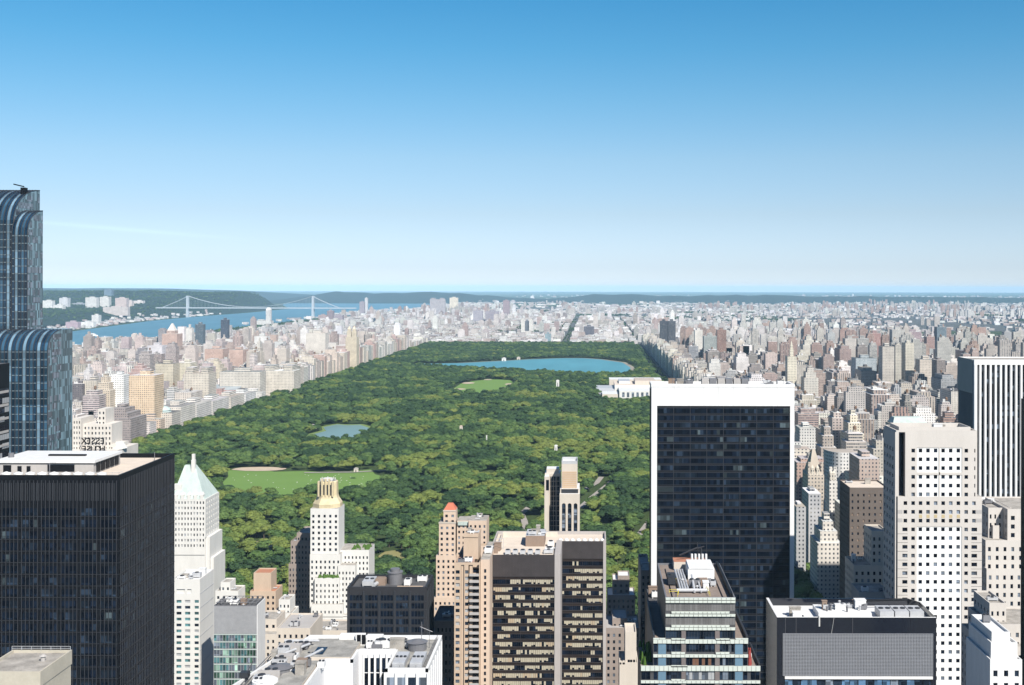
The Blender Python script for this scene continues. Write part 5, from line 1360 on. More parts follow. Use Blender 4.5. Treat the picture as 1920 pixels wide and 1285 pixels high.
# --- tower with red pyramid roof
def red_roof_tower():
    Y = 765; W_ = PINKB
    p = empty('red_roof_tower', 'sand-coloured hotel tower capped by a small red pyramid roof at the park edge', 'hotel', (X(850, Y), Y+12, 0))
    mb = MB(); hs_ = []
    def blk(a, b, py, ya, yb, nc, zlo=20, fr=.42, wr=True):
        x0, x1, z = X(a, Y), X(b, Y), Z(py, Y); mb.box(x0, x1, ya+.5, yb, 0, z, 0, 1)
        hs_.extend(holes(mb, 'S', ya, x0, x1, zlo, z, span(x0, x1, nc, fr), floors(z-2, zlo+1, 3.6, .5))); mb.face([(x0,ya,z),(x1,ya,z),(x1,ya+.5,z),(x0,ya+.5,z)])
        mb.face([(x1,ya,zlo),(x1,ya+.5,zlo),(x1,ya+.5,z),(x1,ya,z)]); mb.face([(x0,ya,zlo),(x0,ya,z),(x0,ya+.5,z),(x0,ya+.5,zlo)])
    blk(832, 855, 958, Y+1, Y+11, 2); blk(824, 855, 980, Y, Y+16, 3); blk(819, 856, 1042, Y-1, Y+18, 4); blk(815, 857, 1120, Y-2, Y+18, 5)
    blk(855, 880, 982, Y+8, Y+24, 3); blk(878, 912, 980, Y+5, Y+24, 4)
    mb.build('wall', [W_, DECK], p); pn = Panes(p, 80); pn.addall(hs_, GD); pn.done()
    r = MB(); cx, cy = X(843.5, Y), Y+6; r.frus((cx-3.9,cx+3.9,cy-4.6,cy+4.6), (cx-1.6,cx+1.6,cy-1.6,cy+1.6), Z(958, Y), Z(947, Y)); r.build('pyramid_roof', REDT, p)
    c = MB()
    for z in (Z(958,Y), Z(980,Y)): c.box(cx-4.3 if z > Z(970,Y) else X(823.5,Y), X(855.6,Y), Y-.3 if z < Z(970,Y) else Y+.7, Y+1.2, z-.8, z)
    c.build('cornice', CREAM, p)
    t = MB(); t.box(X(857,Y), X(878,Y), Y+7, Y+7.9, Z(990,Y), Z(983,Y)); t.build('copper_band', COPPER, p)
    clutter(p, X(880,Y), X(908,Y), Y+9, Y+22, Z(980,Y), 6, 3)
red_roof_tower()

# --- brown balcony tower
def balcony_tower():
    Y = 465; yb = 500; x0, x1 = X(853, Y), X(901, Y); zt = Z(1060, Y)
    p = empty('brown_balcony_tower', 'tan apartment tower with a column of dark balconies left of the bronze office block', 'apartment tower', ((x0+x1)/2, 480, 0))
    mb = MB(); mb.box(x0, x1-3, Y+.5, yb, 0, zt, 0, 1); xc0, xc1 = X(881.5, Y), X(899.5, Y)
    rows = floors(zt-1.5, 15, 2.55, .55, .2)
    hs_ = holes(mb, 'S', Y, x0, X(866, Y), 15, zt, [(X(855.5,Y), X(863,Y))], rows, .35); hs_ += holes(mb, 'S', Y+.8, X(866,Y), X(871,Y), 15, zt, [], [], .3); hs_ += holes(mb, 'S', Y, X(871,Y), xc0, 15, zt, [(X(873,Y), X(880,Y))], rows, .35)
    mb.box(X(865.6,Y), X(866,Y), Y, Y+.8, 15, zt); mb.box(X(871,Y), X(871.4,Y), Y, Y+.8, 15, zt)
    mb.box(xc0-.4, xc0, Y, Y+3, 15, zt); mb.box(xc0, xc1+.4, Y+2.6, Y+3, 15, zt); mb.box(xc1, x1, Y, Y+3, 15, zt); parapet(mb, x0, x1, Y, yb, zt, .9, .4); mb.build('wall', [TANB, REDT2], p)
    pn = Panes(p, 60); pn.addall(hs_, [BLINDG, G_GREY, G_DARK2, G_GREY])
    for za, zb in rows: pn.add(('S', Y+2.6, xc0+.3, xc1-.3, za-.2, zb+.2, -.03), G_DARK)
    pn.done()
    for za, zb in rows:
        if PY0+F*(CAMZ-za)/Y > 1290: continue
        b = MB(); b.box(xc0, xc1, Y-1.0, Y+2.6, za-.75, za-.55); b.box(xc0, xc1, Y-1.0, Y-.92, za-.55, za+.35); bo = b.build('balcony', GREYC, p)
    s = MB(); xs = X(901.5, Y); s.box(xs, X(918.5, Y), Y+2, yb, 0, Z(1052, Y), 0, 1); ss = s.build('side_wing', [PINKB, DECK], p)
    pw = MB()
    for za, zb in rows: pw.box(X(908.5,Y), X(911.5,Y), Y+1.93, Y+2.05, za, zb)
    q = Panes(ss); [q.add(('S', Y+2, X(908,Y), X(912,Y), za, zb, -.03), G_DARK) for za, zb in rows]; q.done()
    t = MB(); t.box(X(865,Y), X(893,Y), Y+10, Y+22, zt, Z(1018,Y)); t.box(X(864.5,Y), X(893.5,Y), Y+9.7, Y+22.3, Z(1018,Y), Z(1013,Y)); t.build('penthouse', TANB, p)
    clutter(p, X(868,Y), X(888,Y), Y+11, Y+20, Z(1013,Y), 3, 8); clutter(p, X(855,Y), X(895,Y), Y+1, Y+8, zt, 4, 12); acunit(p, X(904,Y), Y+12, Z(1052,Y), 3, 6, 2, 1, WPAINT)
REDT2 = plain('red_roofing', (.42,.27,.23), .9)
balcony_tower()

# --- bronze office block with cream blinds
def bronze_block():
    Y = 480; Y2 = 506; yb = 525; p = empty('bronze_office_block', 'bronze glass office block with rows of cream blinds between grey stone piers, bottom centre', 'office building', (X(1025, 490), 500, 0))
    xl, xm0, xm1 = X(922, Y), X(1041, Y), X(1055, Y2); zt = Z(1040, Y); xr0, xr1 = X(1132, Y2), X(1137.5, Y2); xll = X(916.5, Y)
    mb = MB(); mb.box(xll, xm0+1.6, Y+.3, yb, 0, zt-1.2, 0, 1); mb.box(xm0+1.6, xr1, Y2+.3, yb, 0, zt-1.2, 0, 1); mb.build('wall', [BRZ, DECKC], p)
    pr = MB(); pr.box(xll, xl, Y-.3, Y+1.2, 0, zt+.2); pr.box(xm0, xm1, Y-.3, Y2+.2, 0, zt+.2, 0) ; pr.box(xr0, xr1, Y2-.3, Y2+1.2, 0, zt+.2); pr.box(xr1-.6, xr1, Y2+1.2, yb, 0, zt+.2); pr.box(xll, xll+.6, Y+1.2, yb, 0, zt+.2); pr.box(xll+.6, xr1-.6, yb-.7, yb, 0, zt+.2); pr.build('stone_pier', GREYC2, p)
    fs = MB(); fs.box(xl, xm0, Y, Y+.3, Z(1082, Y), zt-.2); fs2 = MB(); fs2.box(xm1, xr0, Y2, Y2+.3, Z(1048, Y2), zt-.2)
    for i in range(20):
        u = xl+(xm0-xl)*i/20; fs.box(u-.03, u+.03, Y-.08, Y, Z(1082, Y), zt-.2)
        u = xm1+(xr0-xm1)*i/20; fs2.box(u-.03, u+.03, Y2-.08, Y2, Z(1048, Y2), zt-.2)
    fs.build('fascia', DKBRN, p); fs2.build('fascia', DKBRN, p)
    pn = Panes(p, 100); mu = MB()
    r = random.Random(4)
    def rowsof(zs, ff, c, a, b, n):
        z = zs
        while z > 20:
            za, zb = z-2.75, z-1.0; mode = r.choice((0,1,1,2,2,3)); cur = G_DARK; brk = r.choice((7, 10, 12))
            for i, (ua, ub) in enumerate(span(a, b, n, .9)):
                if i % brk == 0: mode = r.choice((0,1,1,2,2,3))
                if r.random() > .62: cur = {0: r.choice((G_DARK, G_DARK, BLIND)), 1: r.choice((BLIND, BLIND, G_DARK)), 2: r.choice((BLIND, BLIND, BLINDT, BLIND, G_DARK)), 3: r.choice((G_DARK, BLIND))}[mode]
                low = .0 if r.random() < .6 else r.choice((.45, .7))
                if cur in (BLIND, BLINDT) and low:
                    pn.add((ff, c, ua, ub, za+low, zb, -.03), cur); pn.add((ff, c, ua, ub, za, za+low-.02, -.03), G_DARK)
                else: pn.add((ff, c, ua, ub, za, zb, -.03), cur)
            mu.box(a, b, c-.22, c, z-3.05, z-2.85); mu.box(a, b, c-.12, c, z-.9, z-.8)
            z -= 3.2
        for i in range(0, n+1, max(1, n//4)):
            u = a+(b-a)*i/n; mu.box(u-.05, u+.05, c-.2, c, 20, zs)
    rowsof(Z(1083, Y), 'S', Y+.26, xl, xm0, 30); rowsof(Z(1049, Y2), 'S', Y2+.26, xm1, xr0, 20)
    mu.build('mullion', DKBRN, p); pn.done()
    z = zt-1.2; b = MB(); b.box(X(988,506), X(1023,506), 500, 514, z, z+4.6, 0, 1); b.build('plant_room', [BRNB, GREYW], p); clutter(p, X(988,506), X(1022,506), 501, 513, z+4.6, 6, 21)
    for i in range(5): acunit(p, X(950,490)+i*3.1, 484, z, 2.1, 3, 1.8, 1, GREYW)
    for i in range(8): m = MB(); cx = X(1052,510)+i*2.6; m.cyl(cx, 509.5, z, z+1.1, 1.05, .9, 12); m.cyl(cx, 509.5, z+1.1, z+1.5, .8, .2, 12); m.build('fan_unit', WPAINT, p)
    clutter(p, X(925,490), X(945,490), 483, 500, z, 5, 33); clutter(p, X(1025,500), X(1040,500), 484, 504, z, 4, 34)
    w_ = MB(); w_.box(X(938,505), X(939.5,505), 488, 522, z, z+1.9); w_.box(X(938,505), xm0, 521, 521.4, z, z+1.9); w_.build('windscreen', CREAM, p)
    fr = MB(); a = X(931, 496); 
    for dz in (0, 1.2, 2.4, 3.6): fr.bar((a, 495, z+dz+.8), (a+3.2, 495, z+dz+.8), .09)
    for dx in (0, 1.6, 3.2): fr.bar((a+dx, 495, z), (a+dx, 495, z+4.6), .09)
    fr.build('lift_frame', GREYW, p)
BRZ = plain('bronze_wall', (.035,.025,.022), .5, .3); GREYC2 = plain('grey_stone_pier', (.40,.37,.355), .85, var=.12, streak=True); BLINDT = plain('tan_blind', (.42,.34,.24), .8)
bronze_block()

# --- hotel slab with tall arched windows
def arched_hotel():
    Y = 765; p = empty('arched_window_hotel', 'slim pale hotel slab with tall arched window strips and a striped tan top box', 'hotel', (X(1053, Y), Y+14, 0))
    mb = MB(); hs_ = []; xa, xb = X(1050, Y), X(1087.5, Y); z = Z(927, Y)
    mb.box(xa, xb, Y+.9, Y+26, 0, z, 0, 1); cols = [(X(a, Y), X(b, Y)) for a, b in ((1054.5,1061.5),(1065.5,1072.5),(1076.5,1083.5))]
    zz = Z(944, Y); rec = holes(mb, 'S', Y, xa, xb, 30, z, cols, [(31, zz)], .8)
    for a, b in cols:
        c = (a+b)/2; r = (b-a)/2
        n = 8; pts = [(c-r*math.cos(math.pi*i/n), zz-r+r*math.sin(math.pi*i/n)) for i in range(n+1)]
        mb.face([(a, Y, zz)]+[(x, Y, zq) for x, zq in pts[:n//2+1]][::1]+[(c, Y, zz)]); mb.face([(c, Y, zz)]+[(x, Y, zq) for x, zq in pts[n//2:]]+[(b, Y, zz)])
    mb.face([(xa,Y,z),(xb,Y,z),(xb,Y+.9,z),(xa,Y+.9,z)]); mb.face([(xb,Y,30),(xb,Y+.9,30),(xb,Y+.9,z),(xb,Y,z)]); mb.face([(xa,Y,30),(xa,Y,z),(xa,Y+.9,z),(xa,Y+.9,30)])
    xw = X(1020.5, Y); zl = Z(896, Y); mb.box(xw, X(1050,Y)-.01, Y+18, Y+32, 0, zl, 0, 1); mb.box(xw, xw+3, Y+10, Y+18, 0, zl-1, 0, 1); mb.box(xa+.3, xb-.2, Y+3, Y+25, z, Z(918,Y), 0, 1)
    mb.box(xw+1, xw+9, Y+19, Y+30, zl, Z(888, Y), 0, 1); mb.build('wall', [CREAM, WPAINT], p)
    pn = Panes(p, 100)
    for a, b in cols:
        for za, zb in floors(zz, 31, 3.3, .8, .1): pn.add(('S', Y, a+.1, b-.1, za, zb, .75), [G_DARK, G_DARK2, G_GREY][R.randrange(3)])
        
    for za, zb in floors(zl-2, 31, 3.3, .92, .04):
        for ua, ub in span(xw+3.4, X(1049.5,Y), 3, .88): pn.add(('S', Y+18, ua, ub, za, zb, -.03), G_DARK2)
    for ua, ub in span(xw+.8, xw+3.2, 1, .8): pn.add(('S', Y+10, ua, ub, Z(925,Y), Z(905,Y), -.03), G_DARK)
    pn.done()
    bk = MB()
    for a, b in cols: bk.box(a, b, Y+.78, Y+.85, 31, zz)
    bk.build('recess_lining', BLACKL, p)
    for ua in (xw+4.2, xw+7, xw+9.8): q = MB(); q.box(ua-.12, ua+.12, Y+17.7, Y+18, 31, zl-2); q.build('rib', GREYC, p)
    t = MB(); ta, tb = X(1053.5, Y), X(1083, Y); z0, z1 = Z(918, Y), Z(869, Y); t.box(ta, tb, Y+4, Y+22, z0, z1-1, 0, 1); to = t.build('top_box', [CREAM, WPAINT], p)
    s = MB(); n = 9
    for i in range(n): zq = z0+(z1-6-z0)*i/n; s.box(ta+.4, tb-.4, Y+3.85, Y+4, zq+.3, zq+1.2)
    s.build('tan_stripe', plain('tan_panel', (.58,.42,.28), .7), to)
    d = MB(); d.box(xa+1, xb-1, Y+2.9, Y+3, z+.2, Z(919,Y)); d.build('louver', BLACKL, p)
    f = MB(); parapet(f, ta, tb, Y+4, Y+22, z1-1, 2.0, .4); f.build('top_rim', GREYW, to)
arched_hotel()

# --- white-framed black tower
def framed_tower():
    Y = 600; x0, x1 = X(1222, Y), X(1490, Y); yb = 618; zt = Z(720, Y); p = empty('white_framed_tower', 'huge black glass tower framed in white stone with a plain white top band', 'skyscraper', ((x0+x1)/2, 609, 0))
    xa, xb = X(1232.5, Y), X(1482, Y); zb_ = Z(761, Y)
    mb = MB(); mb.box(xa, xb, Y+.6, yb, 0, zt-2.2, 0, 1); mb.build('wall', [BLACK, DECK], p)
    fr = MB(); fr.box(x0, xa, Y, yb, 0, zt-1.5); fr.box(xb, x1, Y, yb, 0, zt-1.5); fr.box(xa, xb, Y, Y+1.4, zb_, zt-1.5); fr.box(xa, xb, yb-1, yb, zb_, zt-1.5); fr.box(x0-.2,x1+.2,Y-.15,Y+1.2,zt-1.5,zt); fr.box(x0-.2,x1+.2,yb-1,yb+.1,zt-1.5,zt); fr.box(x0-.2,x0+1.2,Y+1.2,yb-1,zt-1.5,zt); fr.box(x1-1.2,x1+.2,Y+1.2,yb-1,zt-1.5,zt)
    fo = fr.build('white_frame', WPAINT, p); jn_ = MB()
    for i in range(1, 9): u = xa+(xb-xa)*i/9+1.2; jn_.box(u-.05, u+.05, Y-.012, Y, zb_, zt-1.6)
    jn_.build('panel_joint', GREYC, fo)
    e = MB()
    for yy in (Y+3.5, Y+9, Y+14): e.box(x0-.15, x0, yy, yy+2.2, 0, zt-3)
    e.build('dark_reveal', BLACK, fo)
    pn = Panes(p, 100); mu = MB(); rows = floors(zb_-.3, 35, 3.66, .66, .06); r = random.Random(9)
    bw = (xb-xa)/8
    for i in range(8): curtain(pn, None, 'S', Y+.6, xa+bw*i+.15, xa+bw*(i+1)-.15, 35, zb_, 5, rows, [G_DARK]*14+[G_DARK2]*3+[G_MIX], r=r, runs=.6, fr=.97)
    for i in range(9): u = xa+bw*i; fbox(mu, 'S', Y+.6, u-.11, u+.11, 30, zb_, -.3, .05)
    for za, zb in rows: fbox(mu, 'S', Y+.6, xa, xb, zb+.12, zb+.42, -.14, .05); fbox(mu, 'S', Y+.6, xa, xb, za-.16, za-.04, -.12, .05)
    mu.build('mullion', BLACKG, p); pn.done()
    z = zt-2.2
    for i in range(6): q = MB(); q.box(X(1318,Y)+i*4.1, X(1318,Y)+i*4.1+3.4, Y+4, Y+9, z, z+4.6); q.build('cooling_unit', STEEL if i % 2 else GREYC, p)
    clutter(p, x0+3, X(1310,Y), Y+3, yb-2, z+1.4, 7, 51); clutter(p, X(1415,Y), x1-3, Y+3, yb-2, z+1.2, 5, 52)
    m = MB(); 
    for q in (1262, 1290, 1440, 1470): m.bar((X(q,Y), Y+2, z), (X(q,Y), Y+2, z+4.4), .12)
    m.bar((X(1262,Y), Y+2, z+4.2), (X(1290,Y), Y+2, z+3.4), .15); m.build('davit', STEEL, p)
G_MIX_ = 0; BLACKG = plain('charcoal_spandrel', (.042,.045,.055), .6, .1, .15, .2, spec=.15)
framed_tower()

# --- terraced glass building with cluttered brown roof
def terraced():
    Y = 330; p = empty('terraced_glass_building', 'terraced building with white-green glass bands and brown machinery roof before the white-framed tower', 'building', (X(1315, Y), 350, 0))
    def z(py): return Z(py, Y)
    x0, x1 = X(1249, Y), X(1380, Y); yb = 371
    mb = MB(); mb.box(x0, x1, Y, yb, 0, z(1124), 0, 1); mb.box(X(1226,Y), x0, Y+.02, yb-3, 0, z(1200), 0, 1); mb.box(x1, X(1404,Y), Y+.02, yb-8, 0, z(1200), 0, 1)
    mb.box(X(1203,Y), X(1226,Y), Y+.04, 352, 0, z(1252), 0, 1); mb.box(X(1404,Y), X(1427,Y), Y+.04, 350, 0, z(1252), 0, 1); mb.build('wall', [DKG, DECKB], p)
    bd = []; 
    def band(a, b, pa, pb, nm='glass_band'):
        m = MB(); xa, xb = X(a, Y), X(b, Y); m.box(xa, xb, Y-.55, Y, z(pb), z(pa)); o = m.build(nm, SPW, p); j = MB(); n = int((xb-xa)/1.25)
        for i in range(n+1): u = xa+(xb-xa)*i/n; j.box(u-.04, u+.04, Y-.60, Y-.55, z(pb), z(pa))
        j.build('joint', BLACKL, o)
    for a, b, pa, pb in ((1249,1380,1120,1124),(1249,1380,1125.5,1129.5),(1260,1369,1146,1149.5),(1249,1380,1151,1155),(1260,1369,1171.5,1175),(1249,1380,1176,1180.5),(1260,1286,1196.5,1200),(1343,1369,1196.5,1200),
        (1226,1404,1198.5,1205.5),(1226,1249,1196,1198),(1380,1404,1196,1198),(1260,1286,1222,1225.5),(1343,1369,1222,1225.5),(1226,1404,1226.5,1231.5),(1203,1427,1248,1257),(1260,1290,1247,1250),(1203,1427,1275.5,1280),(1260,1286,1273,1276)): band(a, b, pa, pb)
    pn = Panes(p)
    def win(a, b, pa, pb, n, mats, d=-.03):
        for ua, ub in span(X(a,Y), X(b,Y), n, .93): pn.add(('S', Y, ua, ub, z(pb), z(pa), d), mats[R.randrange(len(mats))])
    for pa, pb in ((1131,1145),(1156,1171)): win(1249.5, 1379.5, pa, pb, 26, [LOUV, LOUV2])
    win(1249.5, 1279, 1181, 1196, 6, [G_DARK2]); win(1287.5, 1341.5, 1181, 1200, 10, [G_DARK, G_DARK2]); win(1351, 1379.5, 1181, 1196, 6, [G_DARK2])
    for pa, pb in ((1206,1222),(1232,1247),(1258,1274),(1281,1295)):
        win(1251, 1278, pa, pb, 5, [G_DARK, G_DARK2, G_DARK2]); win(1288, 1341, pa, pb, 9, [G_DARK, G_DARK, ORD_ if pa == 1232 else G_DARK2] if pa != 1258 else [G_GREY, BLINDG]); win(1351, 1378, pa, pb, 5, [G_DARK, G_DARK2, G_GREY]); win(1227, 1234, pa, pb, 1, [G_DARK]); win(1395, 1403, pa, pb, 1, [G_DARK])
    for pa, pb in ((1258,1274),(1281,1295)): win(1204, 1221, pa, pb, 2, [G_DARK]); win(1409, 1426, pa, pb, 2, [G_DARK])
    pn.done('window')
    for a, b in ((1279,1287),(1342,1350.5)): m = MB(); m.box(X(a,Y), X(b,Y), Y-.3, Y, 60, z(1182)); m.build('pier', BRP, p)
    for a, b in ((1235.5,1250),(1379.5,1394)):
        for pa, pb in ((1206,1226),(1232,1247.5),(1257.5,1275),(1280.5,1296)): m = MB(); m.box(X(a,Y), X(b,Y), Y-.25, Y, z(pb), z(pa)); m.build('blue_panel', BLUP, p)
    r = MB(); zt = z(1124); parapet(r, x0, x1, Y, yb, zt, .6, .4); r.build('roof_edge', STEEL, p)
    s = MB(); s.box(x1-1.2, x1-.6, Y+1, yb-1, zt, zt+1.5); s.box(x1-3.4, x1-3.2, Y+1, yb-4, zt, zt+.3); s.box(x0+2, x0+2.2, Y+1, yb-6, zt, zt+.3); s.build('roof_track', BLACK, p)
    w_ = MB(); w_.box(X(1404,Y)-.5, X(1404,Y), Y+.5, yb-8, z(1200), z(1200)+1.2); w_.box(X(1226,Y), X(1226,Y)+.5, Y+.5, yb-3, z(1200), z(1200)+1.2); w_.box(X(1427,Y)-.4, X(1427,Y), Y+.5, 350, z(1252), z(1252)+1.1); w_.build('terrace_wall', BLACKL, p)
    h = MB(); h.box(-7.0+36, 12.4+24.5, 352, 362, zt, zt+3.4); h.box(29.2, 36.7, 351.8, 362.2, zt+3.4, zt+3.8); h.build('machine_house', WPAINT, p)
    h = MB(); h.box(25.6, 35.5, 364, 370, zt, zt+2.6, 0, 1); h.build('rear_bulkhead', [CREAM, ORANGEB], p)
    for i in range(4): duct(p, [(25.6+i*.75, 338, zt+1), (25.6+i*.75, 360, zt+1.2)], .3)
    duct(p, [(24.5, 337, zt+.8), (33.5, 337, zt+.8)], .5); duct(p, [(29.6, 336, zt+.6), (29.6, 346, zt+3.0)], .35); duct(p, [(31.5,336,zt+.6),(31.2,343,zt+2.0)], .25)
    acunit(p, 22.6, 345, zt, 2.2, 6, 2.6, 1, BLACKL); acunit(p, 34.9, 344, zt, 1.6, 2, 1.6, 1, GREYW)
    for i in range(5): v = MB(); v.cyl(31.2+i*1.1, 364.5, zt+2.6, zt+5.0, .36, .36, 10); v.build('exhaust_pipe', WPAINT, p)
    rail(p, [(33.6, 332.5), (33.1, 345)], zt+.2, 1.2, YEL); rail(p, [(22.3,336),(25,336),(24.4,332)], zt+.2, 1.0, YEL); rail(p, [(23.0,349),(25.2,349)], zt+.2, 1.0, YEL)
    m = MB(); m.bar((33.4, 366, zt+3), (33.0, 366, zt+8.2), .14); m.bar((33.0,366,zt+6.6), (27.5, 366, zt+4.2), .28); m.bar((30.2,366,zt+5.6),(35.2,366,zt+7.0),.22); m.bar((34.2,366,zt+3),(34.2,366,zt+6.4),.3); m.build('roof_crane', BLACKL, p)
    c = MB(); c.box(34.6, 35.6, 347, 349, zt, zt+1.3); c.build('rack', STEEL, p)
    clutter(p, 26.5, 35, 339, 350, zt, 6, 77)
    g = MB()
    for i in range(16): u, v, r_ = R.uniform(X(1405,Y), X(1412,Y)), R.uniform(331, 336), R.uniform(.3,.6); g.cyl(u, v, z(1252), z(1252)+R.uniform(1.0,4.8), r_, r_*.4, 7)
    g.build('red_climbing_plant', FLOWER, p)
    g = MB()
    for i in range(16): u, v, r_ = R.uniform(X(1204,Y), X(1224,Y)), R.uniform(332, 350), R.uniform(.4,1.0); g.cyl(u, v, z(1252), z(1252)+R.uniform(1,3.5), r_, r_*.3, 7)
    g.build('terrace_planting', PLANT, p)
    t = MB(); t.box(X(1410,Y), X(1420,Y), 340, 343, z(1252), z(1252)+.8); t.build('terrace_table', WPAINT, p)
DKG = plain('dark_grey_wall', (.07,.07,.075), .5); SPW = plain('white_green_glass', (.56,.60,.55), .35, var=.1, nscale=.5); LOUV = plain('grey_louver', (.13,.125,.125), .6); LOUV2 = plain('grey_louver_light', (.165,.16,.16), .6)
ORD_ = plain('brown_curtain', (.16,.08,.05), .8); BRP = plain('brown_grey_pier', (.17,.145,.14), .7); BLUP = plain('blue_grey_panel', (.13,.22,.30), .35)
terraced()

# --- black box with grey screen
def screened():
    Y = 400; yb = 424.8; x0, x1 = X(1458, Y), X(1757, Y); zt = Z(1157, Y); p = empty('grey_screened_block', 'black box building with a wide grey mesh screen on its front at the bottom right', 'building', ((x0+x1)/2, 412, 0))
    mb = MB(); mb.box(x0, x1, Y, yb, 0, zt-2.6, 0, 1); mb.build('wall', [GLOSS, WPAINT], p)
    w_ = MB(); w_.box(x0, x1, Y, Y+.4, zt-2.6, zt); w_.box(x0, x1-3, yb-.4, yb, zt-2.6, zt, 0); w_.box(x0, x0+.4, Y+.4, yb-.4, zt-2.6, zt)
    w_.prism([(x1-.4,Y+.4),(x1,Y+.4),(x1,yb-5),(x1-3,yb),(x1-3.4,yb-.3),(x1-.4,yb-5.2)], zt-2.6, zt); w_.build('parapet', GLOSS, p)
    l = MB(); l.box(x0+.4, x0+.55, Y+.4, yb-.4, zt-2.5, zt+.05); l.box(x0+.02, x1-.02, Y-.05, Y+.42, zt, zt+.12); l.box(x0, x0+.9, Y+.42, yb, zt, zt+.12); l.build('coping', WPAINT, p)
    sc_ = MB(); xa, xb = X(1469.5, Y), X(1750, Y); za, zb = Z(1266, Y), Z(1187, Y); n = 96
    fquad(sc_, 'S', Y, xa, xb, za, zb, -.06, 1)
    for i in range(n+1): u = xa+(xb-xa)*i/n; sc_.box(u-.08, u+.08, Y-.32, Y-.07, za, zb)
    for i in range(31): zq = za+(zb-za)*i/30; sc_.box(xa, xb, Y-.36, Y-.30, zq-.07, zq+.07)
    sc_.build('mesh_screen', [GREYW2, STEEL], p)
    b = MB(); b.box(xa+.6, xb, Y-.5, Y, Z(1272, Y), Z(1267, Y)); b.build('ledge', WPAINT, p)
    pn = Panes(p); mu = MB(); curtain(pn, mu, 'S', Y, xa+.6, xb-.5, 100, Z(1273, Y), 18, [(Z(1300, Y), Z(1273.5, Y))], [G_BLUE, G_DARK2, G_GREY], .12, .2); pn.done(); mu.build('mullion', BLACK, p)
    j = MB()
    for q in (1474, 1494, 1600): j.box(X(q,Y)-.03, X(q,Y)+.03, Y-.06, Y, Z(1187,Y), zt-.2)
    j.build('panel_joint', STEEL, p)
    z = zt-2.6; s = MB(); s.box(X(1530,413), X(1628,413), 407, 418, z, z+2.2, 0, 1); s.build('raised_deck', [WPAINT, WPAINT], p)
    clutter(p, X(1532,411), X(1625,413), 408, 417, z+2.2, 20, 61); clutter(p, X(1475,411), X(1520,413), 404, 418, z, 9, 62)
    for i in range(3): acunit(p, X(1645,411)+i*5.2, 406, z, 4.8, 8, 3.0, 2, GREYW)
    duct(p, [(X(1620,419), 419, z+3.2), (X(1705,419), 420.5, z+3.2)], .3, BLACK); duct(p, [(X(1535,407), 406, z+1), (X(1630,407), 406.2, z+1)], .2)
    fr = MB()
    for i in range(12): u = X(1535,412)+i*1.5; fr.bar((u, 412, z+2.2), (u, 412, z+3.6), .06)
    fr.bar((X(1535,412), 412, z+3.6), (X(1535,412)+16.5, 412, z+3.6), .06); fr.build('railing', STEEL, p)
    m = MB(); m.bar((X(1537,Y), Y-.3, zt-3.0), (X(1537,Y), Y-.3, zt+.6), .3); m.bar((X(1560,Y), Y-.2, Z(1187,Y)), (X(1565,Y), Y-.2, zt), .05); m.build('window_cradle', WHITE, p)
GLOSS = plain('glossy_black', (.012,.014,.022), .12, .0, .2, .1, spec=.6); GREYW2 = plain('screen_metal', (.33,.34,.37), .5, .2, .08, .3)
screened()

